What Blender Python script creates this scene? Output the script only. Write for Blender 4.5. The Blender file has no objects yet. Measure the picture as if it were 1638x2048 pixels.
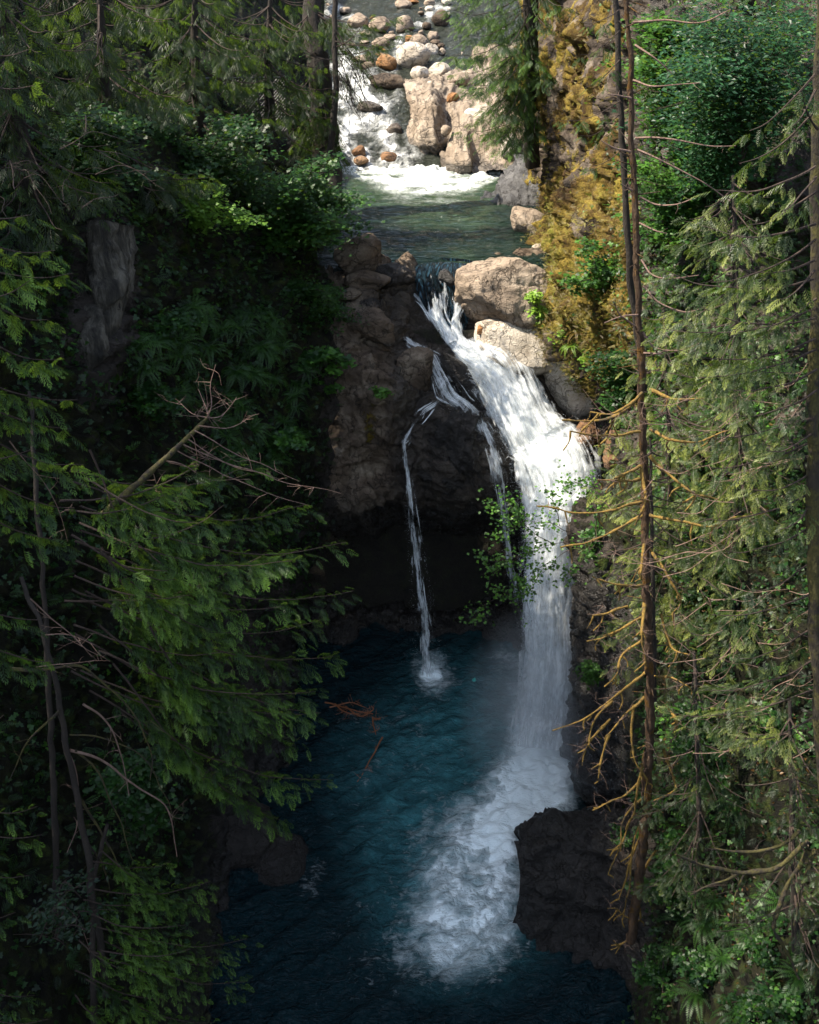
import bpy, math, random
import numpy as np
from math import radians, sin, cos, tan, pi
sc = bpy.context.scene
col = sc.collection
random.seed(7)
RNG = np.random.default_rng(11)

# ------------------------------------------------------------------ camera
CAMZ, PITCH, F = 25.0, radians(32.0), 2196.0          # focal length in pixels of the 1638x2048 photograph
cam = bpy.data.cameras.new('camera'); camo = bpy.data.objects.new('camera', cam); col.objects.link(camo)
cam.sensor_fit = 'VERTICAL'; cam.sensor_height = 24.0; cam.lens = 24.0 * F / 2048
cam.clip_start = 0.3; cam.clip_end = 2000
camo.location = (0, 0, CAMZ); camo.rotation_euler = (pi / 2 - PITCH, 0, 0)
sc.camera = camo

# ------------------------------------------------------------------ light
SUN = np.array((-0.60, 0.06, 0.78)); SUN = SUN / np.linalg.norm(SUN)
el = math.asin(SUN[2]); az = math.atan2(SUN[0], SUN[1])
w = bpy.data.worlds.new('World'); sc.world = w; w.use_nodes = True
nt = w.node_tree; bg = nt.nodes['Background']
sky = nt.nodes.new('ShaderNodeTexSky'); sky.sky_type = 'NISHITA'; sky.sun_disc = False
sky.sun_elevation = el; sky.sun_rotation = az
hs = nt.nodes.new('ShaderNodeHueSaturation'); hs.inputs['Saturation'].default_value = 0.66
nt.links.new(sky.outputs[0], hs.inputs['Color']); nt.links.new(hs.outputs[0], bg.inputs[0]); bg.inputs[1].default_value = 0.14
sl = bpy.data.lights.new('sun', 'SUN'); sl.energy = 4.3; sl.angle = radians(0.53); sl.color = (1.0, 0.90, 0.75)
so = bpy.data.objects.new('sun', sl); col.objects.link(so)
from mathutils import Vector, Matrix
so.rotation_euler = Vector(SUN).to_track_quat('Z', 'Y').to_euler()
sc.view_settings.view_transform = 'Standard'; sc.view_settings.look = 'None'
sc.view_settings.exposure = 1.7; sc.view_settings.gamma = 1.0
try:
    sc.cycles.max_bounces = 6; sc.cycles.transparent_max_bounces = 24
    sc.cycles.diffuse_bounces = 2; sc.cycles.glossy_bounces = 3; sc.cycles.transmission_bounces = 3
    sc.cycles.volume_bounces = 4; sc.cycles.use_denoising = True; sc.cycles.sample_clamp_indirect = 4
except Exception: pass

# ------------------------------------------------------------------ helpers
def at(u, v, y):
    """world point seen at photo pixel (u,v) at ground distance y"""
    a = (u - 819.0) / F; b = -(v - 1024.0) / F
    d = np.array((a, cos(PITCH) + b * sin(PITCH), -sin(PITCH) + b * cos(PITCH)))
    t = y / d[1]
    return np.array((0, 0, CAMZ)) + d * t
def atz(u, v, z):
    a = (u - 819.0) / F; b = -(v - 1024.0) / F
    d = np.array((a, cos(PITCH) + b * sin(PITCH), -sin(PITCH) + b * cos(PITCH)))
    return np.array((0, 0, CAMZ)) + d * ((z - CAMZ) / d[2])
def px(P):
    """metres per photo pixel at P, and projection"""
    P = np.asarray(P, float); q = P - np.array((0, 0, CAMZ))
    dep = q[..., 1] * cos(PITCH) - q[..., 2] * sin(PITCH)
    up = q[..., 1] * sin(PITCH) + q[..., 2] * cos(PITCH)
    return 819 + F * q[..., 0] / dep, 1024 - F * up / dep, dep
def nrm(v): return v / (np.linalg.norm(v, axis=-1, keepdims=True) + 1e-9)
def sstep(a, b, x):
    t = np.clip((x - a) / (b - a), 0, 1); return t * t * (3 - 2 * t)

_perm = np.random.default_rng(3).permutation(256); _perm = np.concatenate([_perm, _perm, _perm])
_grad = nrm(np.random.default_rng(4).normal(size=(256, 3)))
def perlin(P):
    P = np.asarray(P, float); I = np.floor(P).astype(int); f = P - I; I = I & 255
    s = f * f * f * (f * (f * 6 - 15) + 10); r = 0
    for dx in (0, 1):
        wx = s[:, 0] if dx else 1 - s[:, 0]
        for dy in (0, 1):
            wy = s[:, 1] if dy else 1 - s[:, 1]
            for dz in (0, 1):
                wz = s[:, 2] if dz else 1 - s[:, 2]
                h = _perm[_perm[_perm[I[:, 0] + dx] + ((I[:, 1] + dy) & 255)] + ((I[:, 2] + dz) & 255)]
                g = _grad[h]
                r = r + wx * wy * wz * (g[:, 0] * (f[:, 0] - dx) + g[:, 1] * (f[:, 1] - dy) + g[:, 2] * (f[:, 2] - dz))
    return r * 1.6
def fbm(P, oct=4, lac=2.03, gain=0.5):
    r = 0; a = 1.0; P = np.asarray(P, float)
    for i in range(oct):
        r = r + a * perlin(P + i * 17.3); P = P * lac; a *= gain
    return r
def ridged(P, oct=4):
    r = 0; a = 1.0; P = np.asarray(P, float)
    for i in range(oct):
        r = r + a * (0.5 - np.abs(perlin(P + i * 9.1))); P = P * 2.1; a *= 0.5
    return r
_cr = np.random.default_rng(5).random((256, 4))
def worley(P):
    """returns f1, f2, random value of nearest cell"""
    P = np.asarray(P, float); I = np.floor(P).astype(int); n = len(P)
    f1 = np.full(n, 9.0); f2 = np.full(n, 9.0); rv = np.zeros(n)
    for dx in (-1, 0, 1):
        for dy in (-1, 0, 1):
            for dz in (-1, 0, 1):
                J = I + (dx, dy, dz); K = J & 255
                h = _perm[_perm[_perm[K[:, 0]] + K[:, 1]] + K[:, 2]]
                c = J + _cr[h, :3]; d = np.sqrt(((P - c) ** 2).sum(1))
                m = d < f1
                f2 = np.where(m, f1, np.minimum(f2, d)); rv = np.where(m, _cr[h, 3], rv); f1 = np.where(m, d, f1)
    return f1, f2, rv
def rockdisp(P, amp=1.0, size=1.0):
    """blocky, cracked relief in metres"""
    Q = P / size + 0.35 * np.stack([fbm(P / size * .8 + k * 31, 2) for k in range(3)], 1)
    f1, f2, rv = worley(Q * (0.55, 0.55, 0.8))
    g1, g2, rw = worley(Q * (1.9, 1.9, 2.4) + 7)
    r = 0.60 * (rv - 0.5) * sstep(0, 0.16, f2 - f1) - 0.10 * (1 - sstep(0, 0.10, f2 - f1))
    r = r + 0.22 * (rw - 0.5) * sstep(0, 0.12, g2 - g1)
    st = P @ np.array((0.25, 0.2, 0.95)); st = st * 1.6 + 0.7 * fbm(P * .6, 3)
    return amp * (r + 0.30 * fbm(P * .5, 4) + 0.18 * (ridged(P * (1.5, 1.5, 2.6), 5) - 0.4) + 0.12 * (st - np.floor(st) - 0.5))

def tag(o, label=None, cat=None, group=None, kind=None):
    if label: o['label'] = label
    if cat: o['category'] = cat
    if group: o['group'] = group
    if kind: o['kind'] = kind
    return o
def empty(name, loc, label, cat, group=None):
    o = bpy.data.objects.new(name, None); o.empty_display_size = 0.3; col.objects.link(o)
    o.location = Vector([float(x) for x in loc]); tag(o, label, cat, group); return o
def mesh(name, V, T=None, Q=None, mat=None, parent=None, smooth=False, attrs=None, uv=None, loc=None):
    """link one mesh object; V world coordinates; made local to the parent's or its own base"""
    V = np.asarray(V, np.float32)
    base = np.array(loc if loc is not None and not parent else (0, 0, 0), np.float32); pp = parent
    while pp is not None: base = base + np.array(pp.matrix_basis.translation, np.float32); pp = pp.parent
    me = bpy.data.meshes.new(name)
    nT = 0 if T is None else len(T); nQ = 0 if Q is None else len(Q)
    li = np.concatenate([np.asarray(T, np.int32).ravel() if nT else np.zeros(0, np.int32), np.asarray(Q, np.int32).ravel() if nQ else np.zeros(0, np.int32)])
    me.vertices.add(len(V)); me.vertices.foreach_set('co', (V - base).ravel())
    me.loops.add(len(li)); me.loops.foreach_set('vertex_index', li.astype(np.int32))
    st = np.concatenate([np.arange(nT) * 3, nT * 3 + np.arange(nQ) * 4]).astype(np.int32)
    me.polygons.add(nT + nQ); me.polygons.foreach_set('loop_start', st)
    try: me.polygons.foreach_set('loop_total', np.concatenate([np.full(nT, 3), np.full(nQ, 4)]).astype(np.int32))
    except Exception: pass
    me.polygons.foreach_set('use_smooth', np.full(nT + nQ, smooth))
    if attrs:
        for k, a in attrs.items():
            at_ = me.attributes.new(k, 'FLOAT', 'POINT'); at_.data.foreach_set('value', np.asarray(a, np.float32))
    if uv is not None:
        l = me.uv_layers.new(name='UVMap'); l.data.foreach_set('uv', np.asarray(uv, np.float32)[li].ravel())
    me.update(calc_edges=True); me.validate()
    if mat: me.materials.append(mat)
    o = bpy.data.objects.new(name, me); col.objects.link(o)
    if parent: o.parent = parent
    else: o.location = Vector([float(x) for x in base])
    return o

def crom(C, n):
    """Catmull-Rom along axis 0, n samples per segment"""
    C = np.asarray(C, float); R = len(C)
    E = np.concatenate([2 * C[:1] - C[1:2], C, 2 * C[-1:] - C[-2:-1]])
    out = []
    for i in range(R - 1):
        p0, p1, p2, p3 = E[i], E[i + 1], E[i + 2], E[i + 3]
        for k in range(n):
            t = k / n
            out.append(0.5 * (2 * p1 + (p2 - p0) * t + (2 * p0 - 5 * p1 + 4 * p2 - p3) * t * t + (3 * p1 - p0 - 3 * p2 + p3) * t ** 3))
    out.append(C[-1]); return np.array(out)
def gridmesh(G):
    """(R,C,3) -> V, quads"""
    R, C = G.shape[:2]; I = np.arange(R * C).reshape(R, C)
    Q = np.stack([I[:-1, :-1], I[1:, :-1], I[1:, 1:], I[:-1, 1:]], -1).reshape(-1, 4)
    return G.reshape(-1, 3), Q
def gridnormal(G):
    a = np.gradient(G, axis=0); b = np.gradient(G, axis=1); return nrm(np.cross(a, b))
def ctrl(rows):
    return np.array([[at(*p) for p in r] for r in rows])
def surface(rows, nr, nc, world=False):
    C = np.asarray(rows, float) if world else ctrl(rows)
    G = crom(C, nr); G = np.swapaxes(crom(np.swapaxes(G, 0, 1), nc), 0, 1)
    return G

# ------------------------------------------------------------------ node helper
class NT:
    def __init__(s, name):
        s.m = bpy.data.materials.new(name); s.m.use_nodes = True; s.t = s.m.node_tree
        s.t.nodes.clear(); s.out = s.t.nodes.new('ShaderNodeOutputMaterial')
    def n(s, typ, ins=None, **kw):
        nd = s.t.nodes.new('ShaderNode' + typ)
        for k, v in kw.items(): setattr(nd, k, v)
        if ins:
            for k, v in ins.items(): s.set(nd.inputs[k], v)
        return nd
    def set(s, sock, v):
        if isinstance(v, bpy.types.NodeSocket): s.t.links.new(v, sock)
        elif isinstance(v, bpy.types.Node): s.t.links.new(v.outputs[0], sock)
        elif isinstance(v, (tuple, list)) and len(v) == 3 and sock.type == 'RGBA': sock.default_value = (*v, 1)
        else: sock.default_value = v
    def co(s, kind='Object'): return s.n('TexCoord').outputs[kind]
    def mapping(s, scale=(1, 1, 1), src=None, rot=(0, 0, 0), loc=(0, 0, 0)):
        return s.n('Mapping', {'Vector': src if src is not None else s.geo(), 'Scale': scale, 'Rotation': rot, 'Location': loc}).outputs[0]
    def geo(s): return s.n('NewGeometry').outputs['Position']
    def noise(s, scale, vec=None, detail=5, rough=0.55, dist=0.0):
        return s.n('TexNoise', {'Vector': vec if vec is not None else s.geo(), 'Scale': scale, 'Detail': detail, 'Roughness': rough, 'Distortion': dist}).outputs[0]
    def vor(s, scale, vec=None, feature='DISTANCE_TO_EDGE'):
        return s.n('TexVoronoi', {'Vector': vec if vec is not None else s.geo(), 'Scale': scale}, feature=feature)
    def ramp(s, fac, stops, interp='LINEAR'):
        nd = s.n('ValToRGB', {'Fac': fac}); cr = nd.color_ramp; cr.interpolation = interp
        while len(cr.elements) < len(stops): cr.elements.new(0.5)
        for e, (p, c) in zip(cr.elements, stops):
            e.position = p; e.color = (c, c, c, 1) if not isinstance(c, (tuple, list)) else (*c, 1)
        return nd.outputs[0]
    def mix(s, fac, a, b, blend='MIX'):
        nd = s.n('MixRGB', {'Fac': fac, 'Color1': a, 'Color2': b}, blend_type=blend); return nd.outputs[0]
    def math(s, op, a, b=0.0, c=None, clamp=False):
        ins = {0: a, 1: b}
        if c is not None: ins[2] = c
        return s.n('Math', ins, operation=op, use_clamp=clamp).outputs[0]
    def attr(s, name): return s.n('Attribute', attribute_name=name).outputs['Fac']
    def bump(s, h, strength=0.5, dist=0.1, normal=None):
        ins = {'Height': h, 'Strength': strength, 'Distance': dist}
        if normal is not None: ins['Normal'] = normal
        return s.n('Bump', ins).outputs[0]
    def pbr(s, **kw):
        nd = s.n('BsdfPrincipled')
        for k, v in kw.items(): s.set(nd.inputs[k.replace('_', ' ')], v)
        return nd
    def finish(s, sh, vol=None):
        if sh is not None: s.set(s.out.inputs['Surface'], sh.outputs[0] if isinstance(sh, bpy.types.Node) else sh)
        if vol is not None: s.set(s.out.inputs['Volume'], vol)
        return s.m

def mat_rock(name, dark, mid, light, moss=True, scale=1.0, mosscol=((0.05, 0.04, 0.006), (0.26, 0.17, 0.02))):
    N = NT(name); g = N.geo()
    n1 = N.noise(0.9 * scale, g, 6, 0.6); n2 = N.noise(5 * scale, N.mapping((1, 1, 1.8), g, rot=(0.5, 0.3, 0)), 6, 0.65, 0.6)
    c = N.ramp(n1, [(0.3, dark), (0.5, mid), (0.72, light)])
    c = N.mix(N.math('MULTIPLY', N.ramp(n2, [(0.35, 0), (0.65, 1)]), 0.5), c, N.mix(0.5, dark, mid), 'MIX')
    n3 = N.noise(28 * scale, g, 4, 0.7)
    c = N.mix(0.5, c, N.ramp(n3, [(0.3, 0.35), (0.7, 0.75)]), 'OVERLAY')
    # mineral streaks and crack lines
    ck1 = N.ramp(N.noise(0.8 * scale, N.mapping((1, 1, 1.7), g, rot=(0.3, 0.6, 0.2)), 5, 0.5, 0.4), [(0.488, 1), (0.497, 0), (0.503, 0), (0.512, 1)])
    ck2 = N.ramp(N.noise(1.7 * scale, N.mapping((1, 1, 0.6), g, rot=(1.1, 0.2, 0.9), loc=(4, 1, 7)), 4, 0.5, 0.3), [(0.485, 1), (0.497, 0.2), (0.503, 0.2), (0.515, 1)])
    crk = N.math('MULTIPLY', ck1, ck2)
    c = N.mix(crk, N.mix(0.6, c, (0.012, 0.01, 0.008)), c)
    wet = N.attr('wet')
    c = N.mix(N.math('MULTIPLY', wet, 0.94, clamp=True), c, (0.005, 0.004, 0.003))
    rough = N.mix(wet, (0.85, 0.85, 0.85), N.ramp(n2, [(0.38, 0.10), (0.6, 0.5)]))
    h = N.math('ADD', N.math('ADD', N.math('MULTIPLY', n2, 0.5), N.math('MULTIPLY', n3, 0.18)), N.math('MULTIPLY', crk, 0.22))
    if moss:
        mo = N.attr('moss'); nm = N.noise(2.2, g, 6, 0.65)
        mk = N.math('ADD', mo, N.math('MULTIPLY', N.math('SUBTRACT', nm, 0.5), 1.8))
        mk = N.ramp(mk, [(0.42, 0), (0.58, 1)])
        nf = N.noise(30, g, 5, 0.7); nl = N.noise(1.7, g, 3, 0.5)
        mc = N.mix(N.ramp(nl, [(0.35, 0), (0.65, 1)]), mosscol[0], mosscol[1])
        mc = N.mix(0.75, mc, N.ramp(nf, [(0.25, 0.15), (0.7, 0.85)]), 'OVERLAY')
        mc = N.mix(N.ramp(N.noise(3.1, N.mapping(loc=(9, 2, 4)), 3), [(0.52, 0), (0.7, 0.7)]), mc, (0.06, 0.085, 0.012))
        c = N.mix(mk, c, mc); rough = N.mix(mk, rough, (0.95, 0.95, 0.95))
        h = N.math('ADD', h, N.math('MULTIPLY', N.math('MULTIPLY', nf, mk), 0.9))
    b = N.bump(h, 1.0, 0.20)
    return N.finish(N.pbr(Base_Color=c, Roughness=rough, Normal=b, Specular_IOR_Level=N.mix(wet, (0.25, 0.25, 0.25), (0.6, 0.6, 0.6))))
M = {}
M['rock'] = mat_rock('rock', (0.022, 0.016, 0.011), (0.125, 0.090, 0.062), (0.30, 0.245, 0.18))
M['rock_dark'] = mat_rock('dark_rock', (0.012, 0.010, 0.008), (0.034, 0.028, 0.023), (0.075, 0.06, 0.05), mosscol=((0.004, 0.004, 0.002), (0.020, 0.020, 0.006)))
M['rock_pale'] = mat_rock('pale_rock', (0.30, 0.25, 0.19), (0.52, 0.46, 0.38), (0.66, 0.60, 0.52), moss=False)
M['rock_shadow'] = mat_rock('shadow_dark_rock', (0.04, 0.04, 0.042), (0.09, 0.088, 0.088), (0.15, 0.145, 0.14), moss=False)  # bedrock darkened so its colour carries the shadow on one ledge

def mat_moss():
    N = NT('moss'); g = N.geo()
    nf = N.noise(24, N.mapping((1, 1, 0.5), g), 6, 0.75); nl = N.noise(0.9, g, 5, 0.6); nk = N.noise(2.6, N.mapping((1, 1, .35), g, loc=(3, 8, 1)), 5, 0.65)
    c = N.ramp(nl, [(0.30, (0.020, 0.013, 0.005)), (0.44, (0.10, 0.062, 0.014)), (0.58, (0.27, 0.195, 0.035)), (0.72, (0.21, 0.21, 0.035))])
    c = N.mix(N.ramp(nk, [(0.5, 0), (0.66, 0.85)]), c, (0.055, 0.028, 0.012))
    c = N.mix(0.8, c, N.ramp(nf, [(0.25, 0.12), (0.72, 0.9)]), 'OVERLAY')
    mk = N.math('ADD', N.attr('moss'), N.math('MULTIPLY', N.math('SUBTRACT', N.noise(1.3, N.mapping((1, 1, .6), g, loc=(5, 5, 5)), 5, 0.6), 0.5), 2.2))
    mk = N.ramp(mk, [(0.4, 0), (0.52, 1)])
    n1 = N.noise(1.1, g, 6, 0.6); n3 = N.noise(22, g, 4, 0.7)
    rc = N.ramp(n1, [(0.3, (0.015, 0.012, 0.010)), (0.5, (0.06, 0.045, 0.034)), (0.75, (0.22, 0.18, 0.14))])
    rc = N.mix(0.4, rc, N.ramp(n3, [(0.3, 0.3), (0.7, 0.75)]), 'OVERLAY')
    wet = N.attr('wet')
    rc = N.mix(N.math('MULTIPLY', wet, 0.85, clamp=True), rc, (0.010, 0.008, 0.007))
    c = N.mix(mk, rc, c)
    h = N.math('ADD', N.math('MULTIPLY', N.math('MULTIPLY', nf, mk), 1.0), N.math('MULTIPLY', N.noise(4, g, 6, 0.65), 0.8))
    rough = N.mix(N.math('MULTIPLY', wet, N.math('SUBTRACT', 1.0, mk), clamp=True), (0.9, 0.9, 0.9), (0.25, 0.25, 0.25))
    return N.finish(N.pbr(Base_Color=c, Roughness=rough, Normal=N.bump(h, 0.9, 0.16), Specular_IOR_Level=0.25))
M['moss'] = mat_moss()

def mat_soil():
    N = NT('forest_soil'); g = N.geo()
    c = N.ramp(N.noise(3, g, 7, 0.7), [(0.3, (0.006, 0.005, 0.003)), (0.5, (0.015, 0.011, 0.006)), (0.62, (0.016, 0.018, 0.006)), (0.8, (0.05, 0.03, 0.012))])
    c = N.mix(0.6, c, N.ramp(N.noise(30, g, 4, 0.7), [(0.3, 0.2), (0.7, 0.8)]), 'OVERLAY')
    return N.finish(N.pbr(Base_Color=c, Roughness=0.95, Normal=N.bump(N.noise(14, g, 6, 0.7), 0.9, 0.15)))
M['soil'] = mat_soil()

def mat_water(name, deep, milky, foamcol, ripple=1.0, flow=(1, 1, 1), rot=(0, 0, 0)):
    N = NT(name); g = N.geo(); mp = N.mapping(flow, g, rot=rot)
    dist = N.n('TexNoise', {'Vector': g, 'Scale': 0.8, 'Detail': 4}).outputs['Color']
    wv = N.mix(0.55, mp, dist, 'ADD')
    r1 = N.noise(1.2, wv, 5, 0.6, 0.9); r2 = N.noise(5.5, wv, 4, 0.6, 0.6)
    h = N.math('ADD', r1, N.math('MULTIPLY', r2, 0.5))
    f = N.attr('foam'); mlk = N.attr('milky')
    c = N.mix(N.math('MULTIPLY', mlk, N.ramp(N.noise(1.3, wv, 7, 0.65, 0.5), [(0.32, 0.25), (0.55, 0.7), (0.72, 1.25)])), deep, milky)  # streaky contrast in the milky colour also paints ripple highlights
    # lacy foam: cell edges with warped coordinates, denser where the foam attribute is high
    v1 = N.vor(1.7, wv).outputs['Distance']; v2 = N.vor(4.6, N.mix(0.3, g, dist, 'ADD')).outputs['Distance']
    iso = N.mix(0.9, g, N.n('TexNoise', {'Vector': N.mapping((1, 1, 1), g, loc=(3, 1, 0)), 'Scale': 0.75, 'Detail': 5, 'Roughness': 0.6}).outputs['Color'], 'ADD')
    v1 = N.vor(1.35, iso).outputs['Distance']; v2 = N.vor(3.6, iso).outputs['Distance']
    web = N.math('ADD', N.ramp(v1, [(0.0, 1), (0.16, 0)]), N.math('MULTIPLY', N.ramp(v2, [(0.0, 1), (0.22, 0)]), 0.6))
    nn = N.noise(0.9, iso, 9, 0.66, 0.8); n2 = N.mix(N.ramp(f, [(0.25, 0), (0.5, 1)]), N.noise(3.0, wv, 8, 0.7, 1.5), N.noise(1.9, iso, 10, 0.64, 0.6))  # low foam values turn streaky, also used for painted ripple glints
    k = N.math('ADD', N.math('MULTIPLY', f, 1.18), N.math('MULTIPLY', N.math('SUBTRACT', nn, 0.5), 1.15))
    k = N.math('ADD', k, N.math('MULTIPLY', N.math('SUBTRACT', n2, 0.5), 1.3))
    c = N.mix(N.ramp(f, [(0.28, 0), (0.85, 0.85)]), c, N.mix(0.45, milky, foamcol))
    k = N.math('ADD', k, N.math('MULTIPLY', web, N.math('MULTIPLY', f, 0.30)))
    k = N.ramp(k, [(0.38, 0), (0.66, 0.35), (1.05, 1)])
    k = N.math('MULTIPLY', k, N.ramp(f, [(0.02, 0), (0.12, 1)]))
    c = N.mix(k, c, foamcol)
    rough = N.mix(k, (0.09, 0.09, 0.09), (0.7, 0.7, 0.7))
    hh = N.math('ADD', N.math('MULTIPLY', N.math('MULTIPLY', h, 1.0 * ripple), N.math('SUBTRACT', 1.0, N.math('MULTIPLY', k, 0.7))), N.math('MULTIPLY', k, 0.10))
    return N.finish(N.pbr(Base_Color=c, Roughness=rough, IOR=1.33, Specular_IOR_Level=0.4, Normal=N.bump(hh, 1.0, 0.30)))
M['pool_low'] = mat_water('dark_teal_water', (0.0012, 0.012, 0.016), (0.060, 0.22, 0.24), (0.84, 0.93, 0.93), 1.0, (1.0, 2.2, 1), (0, 0, radians(-38)))
M['pool_up'] = mat_water('clear_green_water', (0.004, 0.012, 0.010), (0.09, 0.15, 0.065), (0.55, 0.58, 0.56), 1.1, (0.55, 2.6, 1), (0, 0, radians(8)))
M['creek'] = mat_water('rapid_water', (0.02, 0.023, 0.017), (0.07, 0.08, 0.06), (0.50, 0.51, 0.50), 1.8, (1, 1, 1))

def mat_falls(name, dens=1.0, sc_u=9.0, sc_v=0.9, tint=(0.92, 0.96, 0.97)):
    N = NT(name); uv = N.co('UV')
    mp = N.mapping((sc_u, sc_v, 1), uv)
    dst = N.n('TexNoise', {'Vector': N.mapping((2, 0.8, 1), uv), 'Scale': 1.0, 'Detail': 4}).outputs['Color']
    mv = N.mix(0.5, mp, dst, 'ADD')
    s1 = N.noise(1.0, mv, 7, 0.62, 0.4); s2 = N.noise(3.1, mv, 5, 0.7)
    puff = N.noise(1.5, N.geo(), 6, 0.6, 0.5)
    e = N.attr('body')
    a = N.math('ADD', N.math('MULTIPLY', e, 1.5 * dens), N.math('MULTIPLY', N.math('SUBTRACT', s1, 0.55), 2.3))
    a = N.math('ADD', a, N.math('MULTIPLY', N.math('SUBTRACT', s2, 0.5), 0.8))
    cl = N.noise(2.3, N.mapping((1, 1, 0.45), N.geo()), 5, 0.65)
    a = N.math('ADD', a, N.math('MULTIPLY', N.math('SUBTRACT', cl, 0.5), 1.6))
    a = N.ramp(a, [(0.25, 0), (0.95, 1)])
    a = N.math('MULTIPLY', a, N.ramp(e, [(0.0, 0), (0.10, 1)]))
    shade = N.math('ADD', N.math('MULTIPLY', s1, 0.6), N.math('MULTIPLY', puff, 0.5))
    c = N.mix(N.ramp(shade, [(0.42, 0), (0.60, 1)]), (0.76, 0.82, 0.84), tint)
    d = N.n('BsdfDiffuse', {'Color': c, 'Normal': N.bump(N.math('ADD', s1, N.noise(4.5, N.geo(), 6, 0.7, 0.5)), 0.35, 0.12)})
    tl = N.n('BsdfTranslucent', {'Color': c})
    m = N.n('MixShader', {0: 0.35, 1: d, 2: tl})
    gl = N.n('BsdfGlossy', {'Color': (1, 1, 1), 'Roughness': 0.35, 'Normal': N.bump(s2, 0.8, 0.2)})
    m2 = N.n('MixShader', {0: 0.06, 1: m.outputs[0], 2: gl.outputs[0]})
    return N.finish(N.n('MixShader', {0: a, 1: N.n('BsdfTransparent'), 2: m2.outputs[0]}))
M['falls'] = mat_falls('falling_water', 1.1, 6.0, 0.7)
M['falls_thin'] = mat_falls('thin_falling_water', 0.80, 9.0, 0.9)
def mat_simple(name, c, rough=0.7, **k):
    N = NT(name); return N.finish(N.pbr(Base_Color=c, Roughness=rough, **k))
M['drop'] = mat_simple('spray_droplets', (0.82, 0.86, 0.88), 0.4)

# ------------------------------------------------------------------ terrain
SURF = {}
def rock_surface(name, rows, nr, nc, mat, amp=1.0, size=1.0, moss=None, wet=None, flip=1, extra=None, kind='structure', label=None, cat=None):
    G = surface(rows, nr, nc); N0 = gridnormal(G) * flip
    P = G.reshape(-1, 3); n = N0.reshape(-1, 3)
    d = rockdisp(P, amp, size)
    if extra: d = d + extra(P, n)
    P2 = P + n * d[:, None]; G2 = P2.reshape(G.shape)
    V, Q = gridmesh(G2); n2 = (gridnormal(G2) * flip).reshape(-1, 3)
    if flip < 0: Q = Q[:, ::-1]
    ms = np.zeros(len(V)) if moss is None else moss(V, n2)
    wt = np.zeros(len(V)) if wet is None else wet(V, n2)
    # back skirt gives the sheet thickness
    o = mesh(name, V, Q=Q, mat=mat, smooth=True, attrs={'moss': ms, 'wet': wt})
    SURF[name] = (V, n2)
    tag(o, label, cat, kind=kind)
    return o
up = lambda n: n[:, 2]

# left bank / cliff
L = []
for v, r in [(-150, [(-150, 30), (100, 38), (300, 50), (450, 60), (560, 70), (650, 82)]),
             (100, [(-150, 24), (100, 29), (300, 37), (450, 44), (560, 51), (650, 60)]),
             (250, [(-150, 21), (100, 25), (300, 30), (450, 36), (560, 42), (648, 47.8)]),
             (400, [(-150, 19.5), (100, 23), (300, 27), (450, 32), (560, 37), (680, 42)]),
             (500, [(-150, 19), (100, 22), (300, 26), (450, 30), (560, 33), (650, 36)]),
             (620, [(-150, 18), (100, 21.5), (300, 25), (450, 28.5), (560, 30), (670, 32)]),
             (800, [(-150, 17), (100, 20.5), (300, 24), (450, 27), (560, 28.5), (670, 30.2)]),
             (1000, [(-150, 16), (100, 19.5), (300, 22.5), (450, 25.5), (560, 27.8), (670, 30)]),
             (1150, [(-150, 15.5), (100, 18.5), (300, 21.5), (450, 24.5), (560, 28), (630, 31.5)]),
             (1290, [(-150, 15), (100, 18), (300, 21), (450, 24), (560, 28), (610, 31.5)]),
             (1450, [(-150, 14.5), (100, 17), (300, 20), (450, 23), (560, 25.7), (590, 27.2)]),
             (1620, [(-150, 13.5), (100, 16), (300, 18.6), (400, 20.6), (500, 22.5), (560, 23.8)]),
             (1780, [(-150, 12.7), (100, 14.6), (300, 16.9), (360, 18.2), (430, 19.8), (480, 20.6)]),
             (2050, [(-150, 10.5), (100, 12), (300, 14.5), (370, 15.4), (410, 16.1), (440, 16.6)]),
             (2400, [(-150, 9), (100, 10), (300, 11), (370, 11.4), (400, 11.8), (430, 12.2)])]:
    L.append([(u, v, y) for u, y in r])
def lmoss(P, n):
    u, v, d = px(P)
    pale = np.exp(-(((u - 205) / 60) ** 2 + ((v - 600) / 150) ** 2))
    right = sstep(600, 700, u) * sstep(550, 620, v)
    return np.clip(0.75 + 0.3 * n[:, 2] - 1.6 * pale - 0.7 * right - 0.9 * sstep(1000, 1300, v) * sstep(380, 480, u), -1, 1.2)
def lwet(P, n): return sstep(3.0, 0.5, P[:, 2]) * 0.9
def lpale(P, n): return 0 * P[:, 0]
rock_surface('left_bank', L, 22, 26, M['rock_dark'], 0.9, 1.0, lmoss, lwet, flip=1)

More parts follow.
